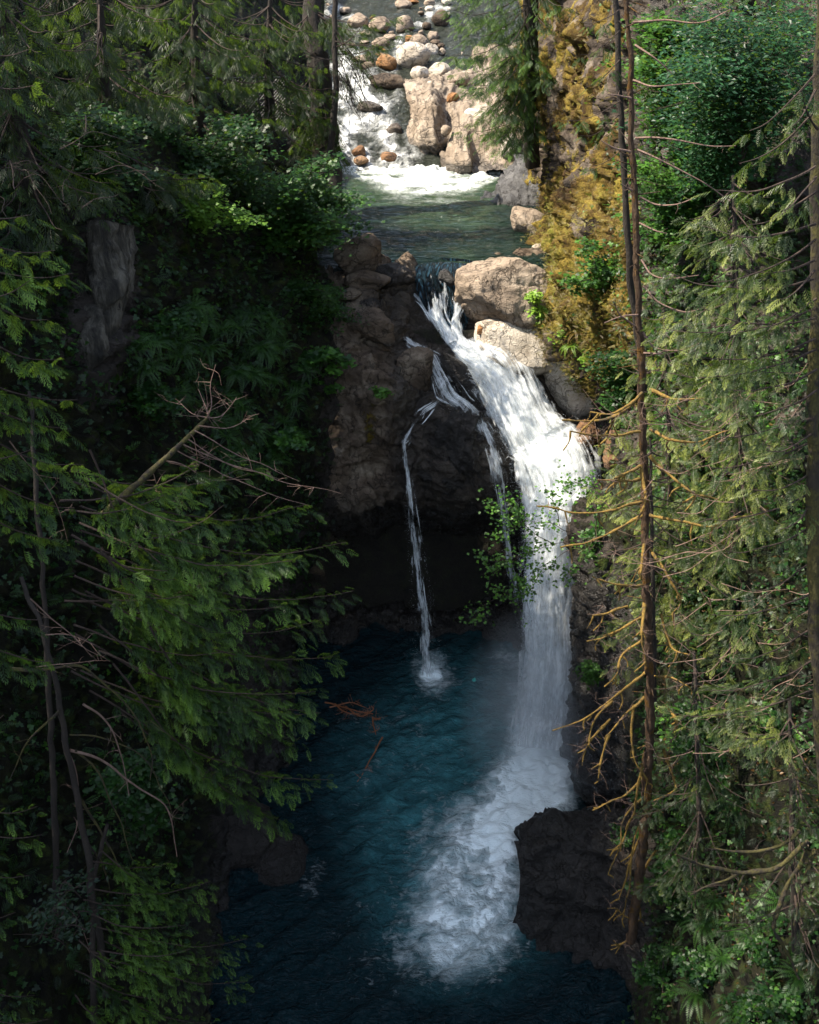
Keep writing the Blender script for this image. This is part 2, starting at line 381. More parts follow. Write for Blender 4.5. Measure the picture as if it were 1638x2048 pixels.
# centre: rock step the falls run over
Cc = []
for v, r in [(505, [(600, 37), (680, 35.8), (760, 34.9), (830, 34.9), (900, 35.0), (960, 35.2), (1040, 35.5), (1140, 36)]),
             (545, [(600, 34.6), (690, 34.4), (760, 34.2), (830, 34.0), (900, 34.1), (960, 34.3), (1040, 34.6), (1140, 35)]),
             (590, [(600, 33.4), (690, 33.2), (760, 33.6), (830, 33.8), (890, 33.7), (950, 33.8), (1040, 34.0), (1140, 34.2)]),
             (650, [(600, 31.8), (690, 31.8), (760, 32.6), (830, 33.3), (880, 33.5), (930, 33.6), (1020, 33.3), (1120, 33)]),
             (720, [(600, 31.2), (690, 31.2), (770, 31.5), (830, 32.4), (880, 32.6), (950, 32.9), (1050, 32.9), (1150, 32.5)]),
             (790, [(600, 30.8), (700, 30.5), (790, 30.7), (840, 31.2), (900, 31.6), (970, 31.9), (1060, 32.5), (1160, 32.5)]),
             (860, [(600, 30.6), (700, 30.1), (790, 30.4), (850, 30.6), (910, 30.5), (980, 31.0), (1070, 32), (1180, 32)]),
             (940, [(600, 30.6), (700, 29.9), (790, 30.6), (850, 30.3), (910, 30.0), (990, 30.4), (1080, 31.4), (1200, 31.2)]),
             (1030, [(600, 31.2), (700, 30.0), (790, 31.2), (850, 31.0), (920, 30.7), (1000, 30.9), (1090, 31), (1200, 30.5)]),
             (1095, [(600, 33.6), (700, 34.4), (790, 34.8), (850, 34.8), (920, 34.6), (1000, 33.8), (1090, 31.4), (1200, 30)]),
             (1190, [(600, 32.4), (700, 33.2), (790, 33.4), (850, 33.4), (920, 33.4), (1000, 32.6), (1090, 30.8), (1200, 29)]),
             (1275, [(600, 31.4), (700, 31.6), (790, 31.6), (850, 31.6), (920, 31.6), (1000, 31.2), (1090, 29.8), (1200, 28)]),
             (1400, [(600, 31.2), (700, 31.4), (790, 31.4), (850, 31.4), (920, 31.3), (1000, 30.9), (1090, 29.4), (1200, 27)])]:
    Cc.append([(u, v, y) for u, y in r])
def cwet_shade(P, n):
    u, v, d = px(P)
    w1 = np.exp(-(((u - 800) / 90) ** 2 + ((v - 600) / 45) ** 2)) + sstep(760, 800, u) * sstep(1150, 1050, u) * sstep(560, 640, v)
    w1 = w1 - sstep(955, 990, u) * sstep(760, 700, v) * 1.0
    return np.clip(np.maximum(0.75 * np.clip(w1, 0, 1), sstep(7.5, 5.5, P[:, 2])), 0, 0.95)  # splashed rock; low cave rock is also blackened for its deep shade
def cmoss(P, n):
    u, v, d = px(P); return np.clip(-0.4 + 0.9 * np.exp(-(((u - 740) / 30) ** 2 + ((v - 850) / 90) ** 2)) , -1, 1)
def lipcut(P, n):
    u, v, d = px(P); return -0.62 * sstep(815, 850, u) * sstep(975, 945, u) * sstep(640, 600, v) + 0.45 * (ridged(P * (0.9, 0.9, 0.45) + 3, 5) - 0.35) * sstep(860, 780, u) + 0.22 * (worley(P * (1.3, 1.3, 0.9) + 4)[2] - 0.5) * sstep(860, 780, u)
rock_surface('falls_rock_step', Cc, 26, 26, M['rock'], 0.62, 0.9, cmoss, cwet_shade, flip=1, extra=lipcut)

# right: upper mossy cliff
R1 = []
for v, r in [(-200, [(1100, 52), (1050, 48), (1085, 43), (1140, 39), (1210, 35), (1310, 31), (1450, 28), (1720, 25)]),
             (50, [(1110, 50), (1048, 46), (1085, 41.5), (1135, 38), (1205, 34), (1310, 29.5), (1450, 26.5), (1720, 23.5)]),
             (200, [(1115, 49), (1052, 45), (1085, 40.5), (1135, 36.5), (1205, 33), (1310, 28.5), (1450, 25.5), (1720, 22.5)]),
             (330, [(1130, 47), (1078, 42.5), (1100, 39), (1140, 35.5), (1205, 32.3), (1310, 28), (1450, 25), (1720, 22)]),
             (450, [(1140, 42), (1090, 38.4), (1110, 36.2), (1145, 34), (1205, 31.3), (1310, 27.5), (1450, 24.5), (1720, 21.5)]),
             (560, [(1130, 38), (1084, 35), (1108, 33.6), (1150, 32), (1205, 30.2), (1310, 27), (1450, 24), (1720, 21)]),
             (650, [(1130, 36), (1088, 33.4), (1110, 32.4), (1150, 31), (1205, 29.4), (1310, 26.5), (1450, 23.5), (1720, 20.5)]),
             (730, [(1150, 35), (1112, 33), (1135, 32), (1165, 31), (1215, 29.4), (1310, 26), (1450, 23.1), (1720, 20.2)]),
             (800, [(1170, 34.5), (1140, 33), (1160, 32.4), (1195, 31.9), (1240, 30.8), (1310, 26), (1450, 22.8), (1720, 19.8)]),
             (870, [(1180, 34), (1165, 32.6), (1180, 31.9), (1205, 31.3), (1245, 30.4), (1310, 26), (1450, 22.5), (1720, 19.5)]),
             (980, [(1190, 33), (1190, 31.3), (1205, 30.5), (1225, 29.8), (1260, 28.6), (1310, 25.5), (1450, 22), (1720, 19)])]:
    R1.append([(u, v, y) for u, y in r])
def mossbulge(P, n):
    q = P * (0.9, 0.9, 0.28)
    f1, f2, rv = worley(q * 1.15)
    return 0.85 * (0.6 - f1) * 1.0 + 0.5 * fbm(P * 0.4 + 3, 2) + 0.26 * fbm(P * (2.2, 2.2, 0.8), 4) + 0.10 * fbm(P * 6, 3)
def r1moss(P, n):
    u, v, d = px(P)
    bare = sstep(640, 700, v) * sstep(1180, 1140, u - (v - 700) * 0.55) * 1.6
    dk = np.exp(-(((u - 1170) / 25) ** 2 + ((v - 455) / 25) ** 2)) + np.exp(-(((u - 1235) / 20) ** 2 + ((v - 200) / 30) ** 2)) + np.exp(-(((u - 1085) / 14) ** 2 + ((v - 330) / 30) ** 2))
    return 0.95 - 0.42 * sstep(430, 330, v) - 0.85 * sstep(1235, 1300, u) - bare - 1.4 * dk - 1.3 * sstep(790, 850, v) * sstep(1290, 1250, u)  # moss thinned near the top so dark rock stands in for tree shade
def r1wet_shade(P, n):
    u, v, d = px(P); return np.maximum(0.9 * sstep(800, 870, v) * sstep(1300, 1260, u), 0.8 * sstep(1235, 1300, u))  # hollow is wet; right of the moss this only darkens rock for shade
rock_surface('mossy_cliff', R1, 30, 30, M['moss'], 0.55, 0.9, r1moss, r1wet_shade, flip=1, extra=mossbulge)

# right: lower bank
R2 = []
for v, r in [(960, [(1240, 33), (1205, 29.5), (1235, 27.6), (1275, 26.4), (1340, 23.8), (1450, 21.8), (1720, 18.7)]),
             (1010, [(1220, 31), (1162, 27.6), (1205, 26.3), (1260, 25.2), (1335, 23.1), (1450, 21), (1720, 18)]),
             (1085, [(1210, 29), (1136, 26.4), (1190, 24.9), (1255, 23.9), (1330, 21.8), (1450, 19.8), (1720, 17.2)]),
             (1160, [(1210, 28), (1152, 26.2), (1195, 24.6), (1255, 23.4), (1330, 21.1), (1450, 19.1), (1720, 16.6)]),
             (1240, [(1205, 27.5), (1132, 26), (1190, 24.2), (1255, 22.8), (1330, 20.6), (1450, 18.6), (1720, 16)]),
             (1350, [(1200, 27), (1147, 25.8), (1190, 23.8), (1258, 22.2), (1330, 20.1), (1450, 18), (1720, 15.5)]),
             (1450, [(1190, 26.6), (1145, 25.5), (1190, 23.3), (1258, 21.6), (1330, 19.6), (1450, 17.4), (1720, 15)]),
             (1540, [(1190, 26), (1136, 24.8), (1190, 22.8), (1258, 21.1), (1330, 19.1), (1450, 16.9), (1720, 14.6)]),
             (1650, [(1220, 24), (1180, 22.9), (1215, 21.8), (1265, 20.3), (1330, 18.4), (1450, 16.2), (1720, 14.1)]),
             (1800, [(1240, 21), (1225, 20.2), (1245, 19.6), (1275, 18.8), (1335, 17.2), (1450, 15.2), (1720, 13.3)]),
             (2050, [(1250, 16.6), (1262, 16.2), (1275, 15.9), (1295, 15.4), (1340, 14.7), (1450, 13.2), (1720, 11.6)]),
             (2400, [(1250, 12.2), (1290, 12.1), (1300, 12), (1320, 11.8), (1350, 11.5), (1450, 11), (1720, 9.8)])]:
    R2.append([(u, v, y) for u, y in r])
def r2moss(P, n):
    u, v, d = px(P); return np.clip(sstep(1180, 1290, u) * 1.2 - 0.4 + 0.9 * sstep(1120, 1040, v), -1, 1)
def r2wet(P, n):
    u, v, d = px(P); return 0.9 * sstep(1330, 1230, u) * sstep(1080, 1160, v)
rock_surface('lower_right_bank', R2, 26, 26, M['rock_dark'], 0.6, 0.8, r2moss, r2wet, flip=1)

# wide ground: gorge floor and forested slopes, out of the frame as well
nx, ny = 260, 300
xs = np.concatenate([np.linspace(-400, -40, 40), np.linspace(-39, 39, 180), np.linspace(40, 400, 40)])
ys = np.concatenate([np.linspace(-300, -6, 40), np.linspace(-5, 95, 200), np.linspace(97, 700, 60)])
X, Y = np.meshgrid(xs, ys)
def ground_z(X, Y):
    floor = np.where(Y < 33, -2.2, 0) + np.where(Y >= 33, 11.6 + np.clip(Y - 44, 0, 400) * 0.135 - 0.4, 0)
    xl = -5.2 - 5 * sstep(26, 10, Y) * 0 - np.clip(30 - Y, 0, 40) * 0.05; xr = 6.0 + np.clip(Y - 34, 0, 30) * 0.03
    left = np.clip(xl - 7.5 - X, 0, 400); right = np.clip(X - xr - 7.5, 0, 400)
    wall = np.minimum(left, 30) * 0.75 + np.clip(left - 30, 0, 400) * 0.3 + np.minimum(right, 30) * 0.75 + np.clip(right - 30, 0, 400) * 0.3
    step = 12 * sstep(0, 4, left) + 12 * sstep(0, 4, right)
    base = np.where(Y < 33, floor + np.where(left + right > 0, step, 0), floor + 0.2 * step)
    return base + wall * 1.0 + np.clip(Y - 100, 0, 200) * 0.12
Z = ground_z(X, Y); Z = Z + 0.5 * fbm(np.stack([X.ravel(), Y.ravel(), 0 * X.ravel()], 1) * 0.11, 4).reshape(Z.shape)
V, Q = gridmesh(np.stack([X, Y, Z], -1)); Q = Q[:, ::-1]
tag(mesh('ground', V, Q=Q, mat=M['soil'], smooth=True), kind='structure')

# ------------------------------------------------------------------ water
def wgrid(x0, x1, y0, y1, nx, ny, z):
    X, Y = np.meshgrid(np.linspace(x0, x1, nx), np.linspace(y0, y1, ny)); return np.stack([X, Y, np.full(X.shape, float(z))], -1)
def seg_field(P, pts):
    """soft mask 0..1 from a poly-line of (u, v, radius px) on a level surface"""
    u, v, _ = px(P); best = np.zeros(len(P))
    for (a, b, r0), (c, d, r1) in zip(pts[:-1], pts[1:]):
        dx, dy = c - a, d - b; t = np.clip(((u - a) * dx + (v - b) * dy) / (dx * dx + dy * dy + 1e-6), 0, 1)
        r = r0 + (r1 - r0) * t; dd = np.hypot(u - a - t * dx, v - b - t * dy) / r
        best = np.maximum(best, 1 - sstep(0.2, 1.5, dd))
    return best
G = wgrid(-11, 11, 7, 34, 420, 520, 0)
P = G.reshape(-1, 3)
foam = seg_field(P, [(1100, 1400, 80), (1090, 1500, 80), (1060, 1590, 95), (1010, 1660, 90)])
foam = np.maximum(foam, 0.62 * seg_field(P, [(1040, 1600, 110), (985, 1690, 150), (950, 1770, 160), (930, 1850, 140)]))
foam = np.maximum(foam, np.maximum(0.9 * seg_field(P, [(860, 1348, 26), (862, 1352, 26)]), 0.40 * seg_field(P, [(858, 1340, 62), (872, 1360, 62)])))
foam = np.maximum(foam, 0.34 * seg_field(P, [(880, 1680, 110), (860, 1800, 120), (830, 1900, 90)]))
foam = np.maximum(foam, 0.22 * seg_field(P, [(720, 1850, 90), (720, 1960, 110)]))
foam = np.maximum(foam, 0.24 * seg_field(P, [(610, 1660, 36), (632, 1720, 44), (612, 1770, 36)]))
foam = np.maximum(foam, 0.35 * seg_field(P, [(1010, 1320, 40), (1070, 1360, 60)]))
foam = np.maximum(foam, 0.19 * seg_field(P, [(720, 1480, 110), (900, 1420, 120), (760, 1600, 140)]))  # faint streaks painting ripple glints on the dark water
milky = np.maximum(seg_field(P, [(1080, 1420, 150), (960, 1490, 190), (860, 1560, 180), (920, 1770, 190)]), 0.04 * seg_field(P, [(800, 1400, 200), (680, 1650, 200), (620, 1900, 220)]))
Pr = np.stack([P[:, 0] * .79 + P[:, 1] * .61, -P[:, 0] * .61 + P[:, 1] * .79, P[:, 2]], 1)
hz = 0.20 * fbm(Pr * (0.5, 1.5, 1) + 5, 4) + 0.06 * fbm(P * (2.0, 3.6, 1), 3) + foam ** 2 * 0.22 * np.abs(fbm(P * 0.9, 3))
P = P.copy(); P[:, 2] = hz
V, Q = gridmesh(P.reshape(G.shape)); Q = Q[:, ::-1]
tag(mesh('lower_pool', V, Q=Q, mat=M['pool_low'], smooth=True, attrs={'foam': foam, 'milky': milky}), kind='structure')

ZU = 13.0
G = wgrid(-8, 9, 34.15, 48.5, 300, 300, ZU); P = G.reshape(-1, 3)
foam = seg_field(P, [(690, 310, 36), (770, 335, 50), (850, 345, 62), (930, 342, 50), (1000, 335, 24)])
foam = np.maximum(foam, 0.5 * seg_field(P, [(780, 355, 50), (840, 365, 60), (920, 360, 60)]))
milky = seg_field(P, [(740, 350, 70), (850, 375, 85), (930, 385, 85), (970, 350, 70)])
shal = np.maximum(0.10 * seg_field(P, [(900, 420, 100), (1000, 490, 90), (920, 510, 50)]), 0.22 * seg_field(P, [(920, 512, 26), (930, 512, 26)]))
milky *= 0.6; foam = foam * np.clip(0.85 + 0.55 * fbm(P * (0.8, 1.3, 1) + 2, 4), 0, 1.1)
hz = 0.06 * fbm(P * (0.8, 2.2, 1) + 5, 4) + foam ** 2 * 0.25 * np.abs(fbm(P * 1.4, 3)) - 0.45 * sstep(35.2, 34.1, P[:, 1])
P = P.copy(); P[:, 2] += hz
V, Q = gridmesh(P.reshape(G.shape)); Q = Q[:, ::-1]
tag(mesh('upper_pool', V, Q=Q, mat=M['pool_up'], smooth=True, attrs={'foam': foam, 'milky': np.maximum(milky, shal)}), kind='structure')

CR = []
for v, y in [(345, 45.6), (318, 46.8), (290, 47.6), (255, 49.3), (215, 51.2), (180, 53.2), (140, 56), (100, 59.5), (60, 63.5), (20, 68), (-40, 76), (-120, 90)]:
    k = y / 46.0
    CR.append([(u, v, y) for u in (480, 600, 680, 760, 840, 920, 1000, 1120)])
G = surface(CR, 20, 28); P = G.reshape(-1, 3).copy()
foam = seg_field(P, [(640, 300, 70), (780, 310, 60), (720, 250, 90), (720, 190, 85), (690, 150, 60), (700, 120, 40)])
foam = np.maximum(foam, 0.75 * seg_field(P, [(800, 130, 14), (790, 140, 14), (800, 75, 14), (825, 60, 14), (860, 55, 10), (860, 20, 16), (900, 10, 16)]))
foam = np.maximum(foam, 0.6 * seg_field(P, [(610, 15, 30), (700, 25, 30), (740, 115, 20), (690, 120, 20)]))
foam = np.maximum(foam * (0.60 + 0.75 * fbm(P * (0.9, 0.45, 1), 4)), 0.12)
P[:, 2] += 0.16 * fbm(P * (0.9, 0.7, 1), 4) + 0.25 * foam * np.abs(fbm(P * (1.5, 1.0, 1) + 3, 4))
V, Q = gridmesh(P.reshape(G.shape))
tag(mesh('upstream_rapids', V, Q=Q, mat=M['creek'], smooth=True, attrs={'foam': foam, 'milky': foam * 0 + 0.3}), kind='structure')

# falls: ribbons following the rock, each with bulging cross section
def ribbon(acc, pts, seg=14, nc=9, bulge=0.25, jit=0.06, seed=0, edge=1.0, amp=0.12, body=1.0, fade0=6, fade1=0):
    C = np.array([[*at(u, v, y), wd] for u, v, y, wd in pts])
    S = crom(C, seg); c = S[:, :3]; dep = px(c)[2]; wd = S[:, 3] * dep / F
    t = np.linspace(-1, 1, nc)
    tg = nrm(np.gradient(c, axis=0)); side = nrm(np.array((1.0, 0, 0)) - tg[:, :1] * tg * 0.85)
    nr = nrm(np.cross(side, tg)); nr = np.where(nr[:, 1:2] > 0, -nr, nr)
    G = c[:, None] + side[:, None] * (t[None, :, None] * wd[:, None, None] * 0.5) + nr[:, None] * (bulge * (1 - t ** 2)[None, :, None] * np.minimum(wd, 2.2)[:, None, None])
    L_ = np.concatenate([[0], np.cumsum(np.linalg.norm(np.diff(c, axis=0), axis=1))])
    UVg = np.stack(np.broadcast_arrays(t[None, :] * wd[:, None] * 0.5 + seed * 3.1, L_[:, None] + seed * 7.7), -1)
    P = G.reshape(-1, 3); uvf = UVg.reshape(-1, 2)
    nn = gridnormal(G).reshape(-1, 3)
    q = np.stack([uvf[:, 0] * 2.2, uvf[:, 1] * 0.55, np.full(len(P), seed * 1.7)], 1)
    P = P + nn * (amp * fbm(q, 4) + amp * 0.8 * fbm(P * 1.5 + seed, 4))[:, None]
    bd = body * sstep(0, 1, (1 - np.abs(t)) * 1.35 * edge)[None, :] * np.ones(len(c))[:, None]
    fade = (sstep(0, fade0, np.arange(len(c))) * (sstep(0, fade1, np.arange(len(c))[::-1]) if fade1 else 1))[:, None]
    acc.append((P, G.shape[:2], uvf, (bd * fade).ravel()))
def ribbons_obj(name, acc, mat, parent=None, loc=None):
    Vs, Qs, U, B, o = [], [], [], [], 0
    for P, (r, c), uvf, b in acc:
        I = np.arange(r * c).reshape(r, c) + o
        Qs.append(np.stack([I[:-1, :-1], I[1:, :-1], I[1:, 1:], I[:-1, 1:]], -1).reshape(-1, 4)); Vs.append(P); U.append(uvf); B.append(b); o += r * c
    return mesh(name, np.concatenate(Vs), Q=np.concatenate(Qs), mat=mat, parent=parent, smooth=True, attrs={'body': np.concatenate(B)}, uv=np.concatenate(U), loc=loc)
def strands(acc, pts, n, wpx, seed, w0=3, w1=7, body=(0.5, 0.95), cover=(0.25, 0.7), amp=0.02, dy=0.12):
    r = random.Random(seed); pts = np.array(pts, float); m = len(pts); tt = np.linspace(0, 1, m)
    for k in range(n):
        a = r.uniform(0, 1 - cover[0]); b = min(1, a + r.uniform(*cover)); q = max(4, int((b - a) * m * 1.6) + 2); t = np.linspace(a, b, q)
        u, v, y, wd = [np.interp(t, tt, pts[:, j]) for j in range(4)]
        off = r.uniform(-1, 1); ph = r.uniform(0, 50); wob = perlin(np.stack([t * 4 + ph, t * 0 + seed, t * 0 + k * 1.3], 1)) * 0.45
        uu = u + (off + wob) * wd * 0.5 * wpx; yy = y - dy * (0.4 + r.random()) * (1 - min(1, abs(off)) * .6); w_ = np.full(q, r.uniform(w0, w1)) * np.interp(t, [a, (a + b) / 2, b], [0.5, 1.1, 0.7])
        ribbon(acc, list(zip(uu, v, yy, w_)), 5, 5, 0.25, seed=seed + k * 0.37, amp=amp, body=r.uniform(*body), edge=1.0, fade0=12, fade1=9)
def droplets(parent, pts, n, spread, size, seed):
    r = np.random.default_rng(seed); pts = np.array(pts, float); t = r.random(n) * (len(pts) - 1); i = t.astype(int); f = (t - i)[:, None]
    q = pts[i] * (1 - f) + pts[i + 1] * f; W = np.array([at(a, b, c) for a, b, c in q[:, :3]]); dep = px(W)[2]
    side = r.choice([-1, 1], n) * (0.42 + np.abs(r.normal(0, spread, n)))
    W[:, 0] += side * q[:, 3] * dep / F; W[:, 1] -= np.abs(r.normal(0, .25, n)); W[:, 2] += r.normal(0, .25, n)
    T = np.array([(0, 0, 1.6), (.8, 0, -.5), (-.4, .7, -.5), (-.4, -.7, -.5)], float); s_ = size * r.uniform(.4, 1.3, n)
    V = (T[None] * s_[:, None, None] + W[:, None]).reshape(-1, 3); F_ = np.array([(0, 1, 2), (0, 2, 3), (0, 3, 1), (1, 3, 2)])[None] + (np.arange(n) * 4)[:, None, None]
    o = mesh('spray', V, T=F_.reshape(-1, 3), mat=M['drop'], parent=parent); o['kind'] = 'stuff'; return o
MAIN = [(915, 688, 32.95, 40), (945, 715, 32.6, 66), (993, 751, 32.2, 112), (1046, 847, 31.2, 128), (1075, 885, 30.9, 145), (1104, 926, 30.4, 155), (1120, 980, 29.9, 160),
        (1118, 1030, 29.4, 150), (1108, 1080, 29, 130), (1101, 1150, 28.6, 118), (1098, 1250, 28.2, 112), (1096, 1350, 27.8, 112), (1092, 1430, 27.4, 125), (1085, 1500, 26.6, 150)]
falls = empty('waterfall', at(1092, 1440, 27.2), 'wide white waterfall plunging between dark rocks into the lower pool', 'waterfall')
acc = []
def shift(pts, dy=0, dw=1.0, du=0): return [(u + du, v, y + dy, w_ * dw) for u, v, y, w_ in pts]
ribbon(acc, MAIN, 16, 25, 0.28, seed=1, amp=0.04, body=1.0, edge=1.6)
ribbon(acc, shift(MAIN, -0.35, 0.85, -4), 16, 25, 0.30, seed=2, amp=0.06, body=0.72, edge=1.2)
ribbon(acc, shift(MAIN, 0.25, 1.22, 0), 16, 25, 0.20, seed=3, amp=0.05, body=0.62)
strands(acc, MAIN, 90, 0.95, 50, 10, 34, (0.3, 0.65), (0.12, 0.4), 0.05, 0.6)
ribbon(acc, shift(MAIN, -0.55, 1.45, 4), 16, 25, 0.30, seed=15, amp=0.12, body=0.42)
ribbon(acc, shift(MAIN[4:], -0.9, 1.25, 0), 16, 25, 0.30, seed=16, amp=0.15, body=0.40)
ribbons_obj('falling_sheet', acc, M['falls'], falls)
droplets(falls, MAIN[3:], 5000, 0.06, 0.010, 5)
acc = []
ribbon(acc, [(800, 570, 34.3, 8), (822, 585, 34.05, 14), (848, 610, 33.75, 16), (870, 640, 33.45, 20), (893, 668, 33.2, 30), (918, 695, 32.9, 46), (945, 716, 32.6, 60)], 12, 9, 0.2, seed=4, amp=0.03, edge=1.3, fade0=34, body=0.85)
ribbon(acc, [(872, 555, 34.2, 10), (868, 585, 33.8, 22), (874, 620, 33.5, 26), (890, 655, 33.2, 26), (905, 685, 32.9, 34)], 12, 9, 0.2, seed=5, amp=0.03, body=0.75, fade0=34)
ribbon(acc, [(852, 590, 33.8, 14), (862, 620, 33.55, 20), (885, 655, 33.2, 24)], 12, 7, 0.2, seed=12, amp=0.05, body=0.8)
strands(acc, [(800, 570, 34.3, 14), (848, 610, 33.7, 26), (893, 668, 33.15, 40), (945, 716, 32.5, 60)], 16, 0.9, 61, 3, 8)
strands(acc, [(870, 575, 33.9, 30), (874, 620, 33.5, 44), (895, 665, 33.15, 40), (930, 705, 32.7, 50)], 14, 0.9, 62, 3, 7)
ribbons_obj('left_stream', acc, M['falls'], falls)
acc = []
ribbon(acc, [(938, 575, 33.9, 8), (925, 600, 33.65, 13), (912, 630, 33.4, 16), (908, 655, 33.2, 18), (922, 682, 32.9, 30), (950, 712, 32.5, 50)], 12, 9, 0.2, seed=6, amp=0.03, edge=1.3, fade0=34, body=0.8)
strands(acc, [(938, 575, 33.85, 14), (912, 630, 33.4, 20), (912, 665, 33.1, 24), (950, 712, 32.5, 50)], 12, 0.9, 63, 3, 7)
ribbons_obj('right_stream', acc, M['falls'], falls)
# glassy lip where the pool tips over
def mat_lip():
    N = NT('glassy_lip_water'); uv = N.co('UV'); s = N.noise(1.0, N.mapping((6, 1.3, 1), uv), 8, 0.7, 2.2)
    c = N.mix(N.ramp(s, [(0.5, 0), (0.72, 1)]), (0.004, 0.008, 0.010), (0.05, 0.13, 0.19))
    c = N.mix(N.ramp(N.math('ADD', s, N.math('MULTIPLY', N.attr('body'), 0.0)), [(0.66, 0), (0.8, 0.8)]), c, (0.7, 0.75, 0.78))
    return N.finish(N.pbr(Base_Color=c, Roughness=0.08, IOR=1.33, Normal=N.bump(s, 0.9, 0.2)))
M['lip'] = mat_lip()
acc = []
ribbon(acc, [(905, 524, 34.9, 130), (900, 536, 34.35, 140), (896, 556, 34.0, 135), (898, 590, 33.72, 118), (903, 630, 33.5, 80), (912, 670, 33.2, 40), (922, 690, 33.0, 30)], 12, 31, 0.06, seed=7, amp=0.025)
ribbons_obj('glassy_lip', acc, M['lip'], falls)
acc = []
ribbon(acc, [(880, 548, 34.05, 64), (882, 590, 33.6, 60), (893, 640, 33.25, 48), (915, 690, 32.8, 46)], 14, 13, 0.12, seed=20, amp=0.05, body=0.50, fade0=24, fade1=8)
ribbon(acc, [(934, 556, 33.95, 26), (918, 612, 33.4, 26), (912, 660, 33.1, 26), (930, 700, 32.75, 40)], 14, 9, 0.12, seed=21, amp=0.04, body=0.55, fade0=20, fade1=8)
ribbon(acc, [(846, 590, 33.8, 44), (866, 628, 33.45, 40), (888, 664, 33.15, 40), (915, 695, 32.85, 50)], 14, 9, 0.12, seed=22, amp=0.04, body=0.5, fade0=20, fade1=8)
for j, (u0, u1) in enumerate([(850, 872), (872, 880), (893, 884), (915, 898), (935, 915), (950, 930)]):
    strands(acc, [(u0, 532, 34.35, 26), (u0 * .6 + u1 * .4, 560, 33.95, 26), (u1, 600, 33.6, 24), ((u1 + 893) / 2, 645, 33.3, 22), (905, 680, 32.95, 20)], 8, 0.9, 91 + j, 3, 9, (0.2, 0.6), (0.2, 0.6), 0.02, 0.1)
ribbons_obj('lip_streaks', acc, M['falls_thin'], falls)

mid = empty('cascade', at(905, 800, 31.5), 'broken white side cascade tumbling over brown rock left of the main falls', 'waterfall')
acc = []
E1 = [(808, 672, 32.6, 10), (830, 690, 32.4, 18), (862, 712, 32.15, 24), (882, 750, 31.8, 26), (905, 795, 31.3, 38), (935, 815, 31.05, 30), (962, 845, 30.8, 24), (982, 885, 30.4, 22), (994, 935, 30.0, 24), (1003, 990, 29.8, 24), (1015, 1080, 29.7, 22), (1030, 1200, 29.6, 20)]
ribbon(acc, E1, 12, 9, 0.25, seed=8, amp=0.05, body=0.6)
ribbon(acc, shift(E1[:10], -0.1, 1.7, -3), 12, 9, 0.25, seed=9, amp=0.06, body=0.40)
strands(acc, shift(E1, -0.05, 2.0, 0), 48, 0.9, 71, 2.5, 9, (0.35, 0.9), (0.06, 0.25), 0.03, 0.15)
ribbon(acc, [(1000, 850, 31.0, 14), (1022, 890, 30.7, 16), (1040, 930, 30.4, 18), (1050, 980, 30.1, 18), (1058, 1060, 29.8, 20), (1062, 1200, 29, 26)], 12, 7, 0.2, seed=13, amp=0.1, body=0.65)
ribbon(acc, [(950, 770, 31.9, 8), (975, 815, 31.5, 8), (1003, 855, 31.2, 14)], 12, 5, 0.2, seed=14, amp=0.05, body=0.5)
ribbons_obj('falling_sheet', acc, M['falls_thin'], mid)
droplets(mid, E1[2:], 500, 0.12, 0.007, 6)
thin = empty('thin_waterfall', at(856, 1335, 29.6), 'thin ribbon waterfall dropping straight down in front of the dark cave', 'waterfall')
acc = []
ribbon(acc, [(895, 795, 31.2, 12), (868, 800, 31.0, 12), (845, 818, 30.75, 12), (826, 850, 30.45, 12), (812, 876, 30.15, 12), (808, 895, 29.95, 10), (813, 930, 29.8, 12), (820, 985, 29.7, 15), (829, 1070, 29.65, 20), (838, 1150, 29.6, 24), (848, 1240, 29.58, 26), (857, 1345, 29.55, 34)], 14, 9, 0.25, seed=10, amp=0.04, body=0.62, fade0=60)
ribbon(acc, [(808, 895, 29.9, 20), (820, 985, 29.7, 26), (830, 1070, 29.6, 34), (840, 1150, 29.55, 42), (850, 1240, 29.5, 46), (858, 1345, 29.45, 60)], 14, 9, 0.25, seed=11, amp=0.04, body=0.30)
TH = [(808, 895, 29.9, 14), (820, 985, 29.7, 20), (830, 1070, 29.6, 28), (840, 1150, 29.55, 34), (850, 1240, 29.5, 40), (858, 1345, 29.45, 52)]
strands(acc, TH, 40, 0.8, 81, 2, 5, (0.4, 0.8), (0.1, 0.35), 0.015, 0.1)
strands(acc, [(905, 790, 31.2, 26), (880, 800, 31.0, 34), (845, 825, 30.7, 44), (815, 872, 30.1, 24), (808, 895, 29.9, 14)], 26, 0.9, 82, 2, 6, (0.3, 0.8), (0.15, 0.5), 0.02, 0.15)
ribbons_obj('falling_sheet', acc, M['falls_thin'], thin)
droplets(thin, TH[1:], 350, 0.12, 0.006, 7)
